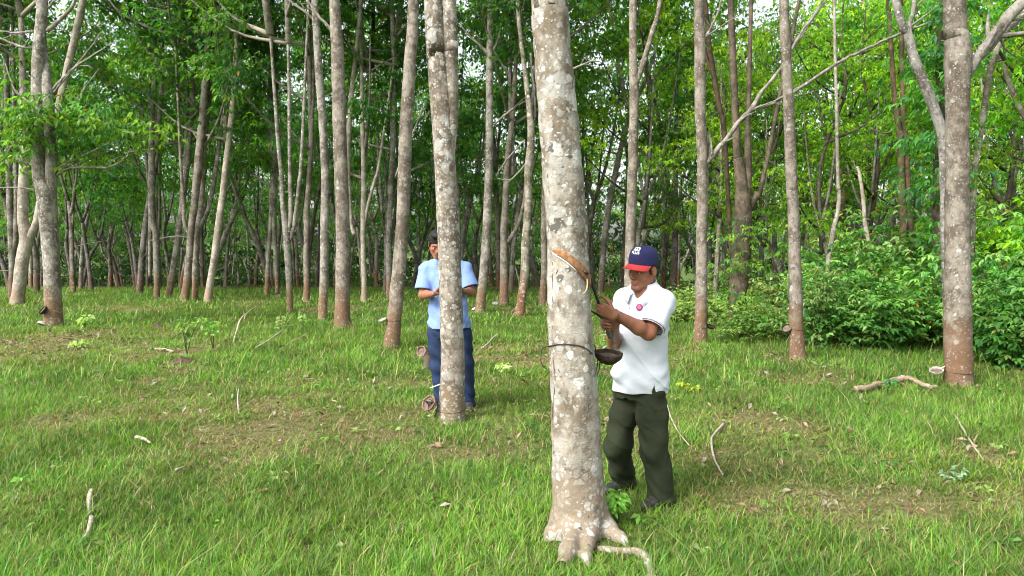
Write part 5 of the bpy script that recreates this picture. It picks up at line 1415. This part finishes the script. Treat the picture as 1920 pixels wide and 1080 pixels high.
    def tf(x, y, z):
        d = .0036 * np.sin(52 * z + 30 * x - 22 * y + 1.6 * np.sin(17 * (x - y) + 9 * z)) * (.35 + np.exp(-((z - .42) / .16) ** 2) + np.exp(-((z - .08) / .09) ** 2) + .8 * np.exp(-((z - .68) / .08) ** 2))
        d = d - .0042 * (1 - np.abs(np.sin(11 * z + 17 * x - 13 * y + 1.3 * np.sin(11 * z - 7 * x)))) ** 4 * (.4 + np.exp(-((z - .42) / .14) ** 2) + np.exp(-((z - .66) / .09) ** 2))
        return d + .0035 * np.sin(21 * z - 44 * (x * .8 + y * .3) + 1.0)
    B.warp(tf)
    for g_ in (gL, gR): B.put(lambda x, y, z, g_=g_: (z - (g_[2] - .048)) + 0 * x + 0 * y, g_ - .14, g_ + [.14, .14, -.048], .004, 's')
    V2, Q2 = B.mesh(2); link("trousers", mesh_np("trousers", V2 - base, Q2), M['olive_cloth'], rt)
    # ---- shoes
    for an, tx in ((gL, nrm_([-.75, -.62, 0])), (gR, nrm_([-.80, -.55, 0]))):
        gz0 = float(gz(an[0], an[1])); K = Field(an + [-.28, -.28, -.12], an + [.16, .16, .09], .005)
        h = np.array([an[0], an[1], gz0])
        K.chain([h - tx * .05 + UP * .04, h + tx * .06 + UP * .045, h + tx * .155 + UP * .034], [.036, .040, .030], .02); K.cone(h + UP * .05, h + UP * .09, .038, .040, .02)
        K.put(lambda x, y, z: (z - (gz0 + .004)) + 0 * x + 0 * y, h - .3, h + [.3, .3, .004], .004, 's')
        kv, kq = K.mesh(2); link("shoe", mesh_np("shoe", kv - base, kq), M['shoe'], rt)
    # ---- tapping knife held in both hands
    kb = k_bot
    kr = root("tapping_knife", kb, "long dark tapping knife held in both hands against the cut in the bark", "knife")
    mb = MB(); q = [k_bot, on_shaft(610), on_shaft(585)]; mb.add(*tube(catmull(q, 5), np.linspace(.0125, .0095, 11), 10)); mb.build("handle", plain("worn_handle", (.10, .10, .10), .6, .3, 40), kr, kb)
    mb = MB(); q = [on_shaft(590), on_shaft(550), k_top, on_main(1101, 513, .012), on_main(1094, 508, .008)]; qq = catmull(q, 5)
    mb.add(*tube(qq, np.interp(np.linspace(0, 1, len(qq)), [0, .5, .8, 1], [.0085, .009, .0085, .005]), 8, flat=.75)); mb.build("blade", M['steel'], kr, kb)
    # short stick gripped in the lower hand
    s0, s1 = P(1107, 582, 4.42), P(1132, 599, 4.44)
    mb = MB(); mb.add(*tube(catmull([s0, lerp(s0, s1, .5) + [0, 0, .002], s1], 4), np.linspace(.0045, .0065, 9), 7)); o = mb.build("stick", M['steel'], None, s0, loc=s0)
    tag(o, "short dark stick poking from the lower hand of the man in the cap", "stick")
man_in_cap()

def man_in_blue():
    Yb = 7.46
    base = np.array([*P(842, 770, Yb)[:2], 0.0]); base[2] = gz(base[0], base[1])
    rt = root("person", base, "man in light blue shirt and dark jeans, half hidden behind the spotted trunk", "person")
    fw = nrm_([-.12, -1, 0]); lf = np.cross(UP, fw)
    O = P(843, 612, Yb); S = P(834, 494, Yb - .02)
    sk = (.27, .115, .065)
    hc = P(820, 457, Yb - .10); R = head_frame([.12, -1], math.radians(26), 0)
    shR, shL = P(799, 505, Yb - .01), P(871, 504, Yb - .03)
    elR, elL = P(793, 553, Yb - .08), P(884, 548, Yb - .10)
    wrR, wrL = P(812, 551, Yb - .27), P(872, 546, Yb - .28)
    F = Field(base + [-.38, -.52, -.02], base + [.38, .28, 1.85], .005)
    add_head(F, hc, R)
    nb = S + UP * .055
    F.cone(hc + R[2] * -.06 + R[1] * -.02, nb, .05, .056, .03)
    F.chain([nb, S - UP * .07, O + UP * .2, O], [.056, .070, .072, .08], .04)
    for sh, el, wr in ((shL, elL, wrL), (shR, elR, wrR)):
        F.chain([lerp(S, sh, .4), sh, el], [.065, .05, .041], .03); F.chain([el, lerp(el, wr, .35), wr], [.040, .041, .027], .02)
    soft = [(38, 45, 25), (42, 50, 28), (46, 52, 30), (52, 55, 30)]
    add_hand(F, wrR, [.82, -.35, .10], [.1, .1, 1], [.1, -.9, .2], soft, thumb=(.9, .7, .2)); add_hand(F, wrL, [-.82, -.35, .10], [-.1, .1, 1], [-.1, -.9, .2], soft, thumb=(.9, .7, .2))
    hipL, hipR = P(866, 625, Yb), P(820, 625, Yb)
    gL, gR = G(876, 768), G(832, 768); gL[1] = Yb; gR[1] = Yb
    for hip, g in ((hipL, gL), (hipR, gR)): F.chain([hip, lerp(hip, g + UP * .08, .5), g + UP * .08], [.075, .055, .04], .02)
    V, Q = F.mesh(2)
    Wp = lambda l, f, u: hc + R[0] * l + R[1] * f + R[2] * u
    link("body", mesh_np("body", V - base, Q, True, paint(V, sk, [(Wp(-.08, 0, -.01), .03, (.36, .10, .06), .6), (Wp(0, .1, -.071), .018, (.2, .07, .05), .6)])), M['skin'], rt)
    face_bits(rt, hc, R, base)
    H = Field(hc - .19, hc + .19, .005)
    H.ell(Wp(0, -.012, .040), [.084, .102, .098], R, .01); H.ell(Wp(.0, .05, .115), [.055, .05, .03], R, .03)
    for s in (-1, 1): H.cone(Wp(.070 * s, .030, .02), Wp(.072 * s, .022, -.02), .012, .006, .008)
    H.ell(Wp(0, .088, -.055), [.13, .075, .095], R, .008, op='s')
    for s in (-1, 1): H.ell(Wp(.09 * s, -.008, -.02), [.035, .022, .04], R, .008, op='s')
    H.warp(lambda x, y, z: .003 * np.sin(x * 260 + 40 * z) * np.sin(y * 230 + z * 180))
    hv, hq = H.mesh(1); link("hair", mesh_np("hair", hv - base, hq), M['hair'], rt)
    T_ = Field(base + [-.40, -.32, .72], base + [.40, .30, 1.60], .005)
    zs = S[2]
    rings = []
    for z, a, b in ((O[2] - .01, .205, .150), (O[2] + .12, .195, .14), (O[2] + .25, .185, .13), (zs - .22, .19, .128), (zs - .10, .192, .118), (zs - .03, .165, .098), (zs + .02, .105, .08), (zs + .06, .07, .07), (zs + .085, .066, .066)):
        t = (z - O[2]) / (zs - O[2]); c = O * (1 - t) + S * t; rings.append((z, c[0], c[1], a, b))
    T_.loft(rings, lf, fw, .02)
    for sh, el in ((shL, elL), (shR, elR)):
        T_.cone(lerp(S, sh, .35) + UP * .01, sh, .064, .066, .05)
    Z_ = Field(base + [-.40, -.32, .72], base + [.40, .30, 1.60], .005)
    for sh, el in ((shL, elL), (shR, elR)): Z_.cone(sh, lerp(sh, el, .80), .066, .088, .035)
    T_.warp(lambda x, y, z: .004 * np.sin(34 * x + 44 * z + 1.4 * np.sin(20 * y + 12 * x)) + .003 * np.sin(58 * x - 20 * z) - .009 * (1 - np.abs(np.sin(8 * z + 12 * x + .9 * np.sin(12 * z + 5 * x)))) ** 5 - .006 * (1 - np.abs(np.sin(15 * x - 7 * z))) ** 5)
    for sh, el in ((shL, elL), (shR, elR)):
        e = lerp(sh, el, .80); nv = nrm_(el - sh)
        def fn(x, y, z, e=e, nv=nv):
            dd = (x - e[0]) * nv[0] + (y - e[1]) * nv[1] + (z - e[2]) * nv[2]
            rr = np.sqrt(np.maximum((x - e[0]) ** 2 + (y - e[1]) ** 2 + (z - e[2]) ** 2 - dd ** 2, 0)); return np.maximum(-dd, rr - .13)
        Z_.put(fn, e - .14, e + .14, .004, 's'); Z_.cone(lerp(sh, el, .6), lerp(sh, el, 1.1), .066, .080, .006, 's')
    blend(T_, Z_, .03)
    T_.cone(nb, nb + UP * .1, .056, .06, .01, 's'); T_.cone(nb + fw * .05 - UP * .05, nb + fw * .06 + UP * .05, .012, .045, .01, 's')
    V2, Q2 = T_.mesh(2)
    shirt = link("shirt", mesh_np("shirt", V2 - base, Q2, True, np.tile((.19, .285, .57), (len(V2), 1))), M['blue_cloth'], rt)
    mb = MB(); n = 36; aa = np.linspace(.38, 2 * math.pi - .38, n); rows = []
    for j, (rr, dz) in enumerate(((.060, -.004), (.063, .030), (.070, .034), (.084, .018), (.094, -.014))):
        rows.append([nb + UP * (.018 - .045 * max(0, math.cos(a)) + dz - (.03 * max(0, math.cos(a)) if j == 4 else 0)) + (fw * math.cos(a) + lf * math.sin(a)) * rr * (1 + .15 * max(0, math.cos(a))) for a in aa])
    Rw = np.array(rows); I = np.arange(5 * n).reshape(5, n)
    mb.add(Rw.reshape(-1, 3), [np.stack([I[:-1, :-1], I[:-1, 1:], I[1:, 1:], I[1:, :-1]], -1).reshape(-1, 4)], (.24, .34, .62))
    col = mb.build("collar", M['blue_cloth'], shirt, base); so = col.modifiers.new("thick", 'SOLIDIFY'); so.thickness = .004
    B = Field(base + [-.36, -.30, -.02], base + [.38, .30, 1.0], .005)
    B.loft([(O[2] - .10, O[0], O[1], .175, .12), (O[2] + .02, O[0], O[1], .170, .115), (O[2] + .08, O[0], O[1], .15, .10)], lf, fw, .02)
    for hip, g in ((hipL, gL), (hipR, gR)): B.chain([hip, lerp(hip, g, .45), g + UP * .05], [.100, .092, .080], .03)
    B.warp(lambda x, y, z: .005 * np.sin(50 * z + 30 * x + 1.5 * np.sin(18 * x + 10 * z)) * (.4 + np.exp(-((z - .45) / .15) ** 2) + np.exp(-((z - .1) / .1) ** 2)))
    for g in (gL, gR): B.put(lambda x, y, z, g=g: (z - .03) + 0 * x + 0 * y, g - .14, g + [.14, .14, .03], .004, 's')
    V3, Q3 = B.mesh(2); link("jeans", mesh_np("jeans", V3 - base, Q3), M['denim'], rt)
    for g, tx in ((gL, nrm_([.25, -1, 0])), (gR, nrm_([-.25, -1, 0]))):
        K = Field(g + [-.2, -.3, -.05], g + [.2, .15, .15], .006)
        K.chain([g - tx * .05 + UP * .045, g + tx * .06 + UP * .045, g + tx * .15 + UP * .035], [.042, .046, .036], .02)
        kv, kq = K.mesh(2); link("shoe", mesh_np("shoe", kv - base, kq), M['shoe'], rt)
    # dark handheld device resting in both hands, partly behind the trunk
    c0 = P(844, 546, Yb - .37); mb = MB()
    hw, hd, hh = .115, .040, .009
    b_ = bmesh.new(); bmesh.ops.create_cube(b_, size=1); bmesh.ops.scale(b_, vec=(hw * 2, hd * 2, hh * 2), verts=b_.verts); bmesh.ops.bevel(b_, geom=b_.edges[:], offset=.004, segments=2, affect='EDGES')
    me = bpy.data.meshes.new("phone"); b_.to_mesh(me); b_.free()
    o = link("phone", me, M['black'], None, c0); o.rotation_euler = (math.radians(-20), 0, 0)
    tag(o, "dark handheld device held in both hands by the man in blue", "phone")
man_in_blue()
make_grass(); make_litter(); make_weeds()
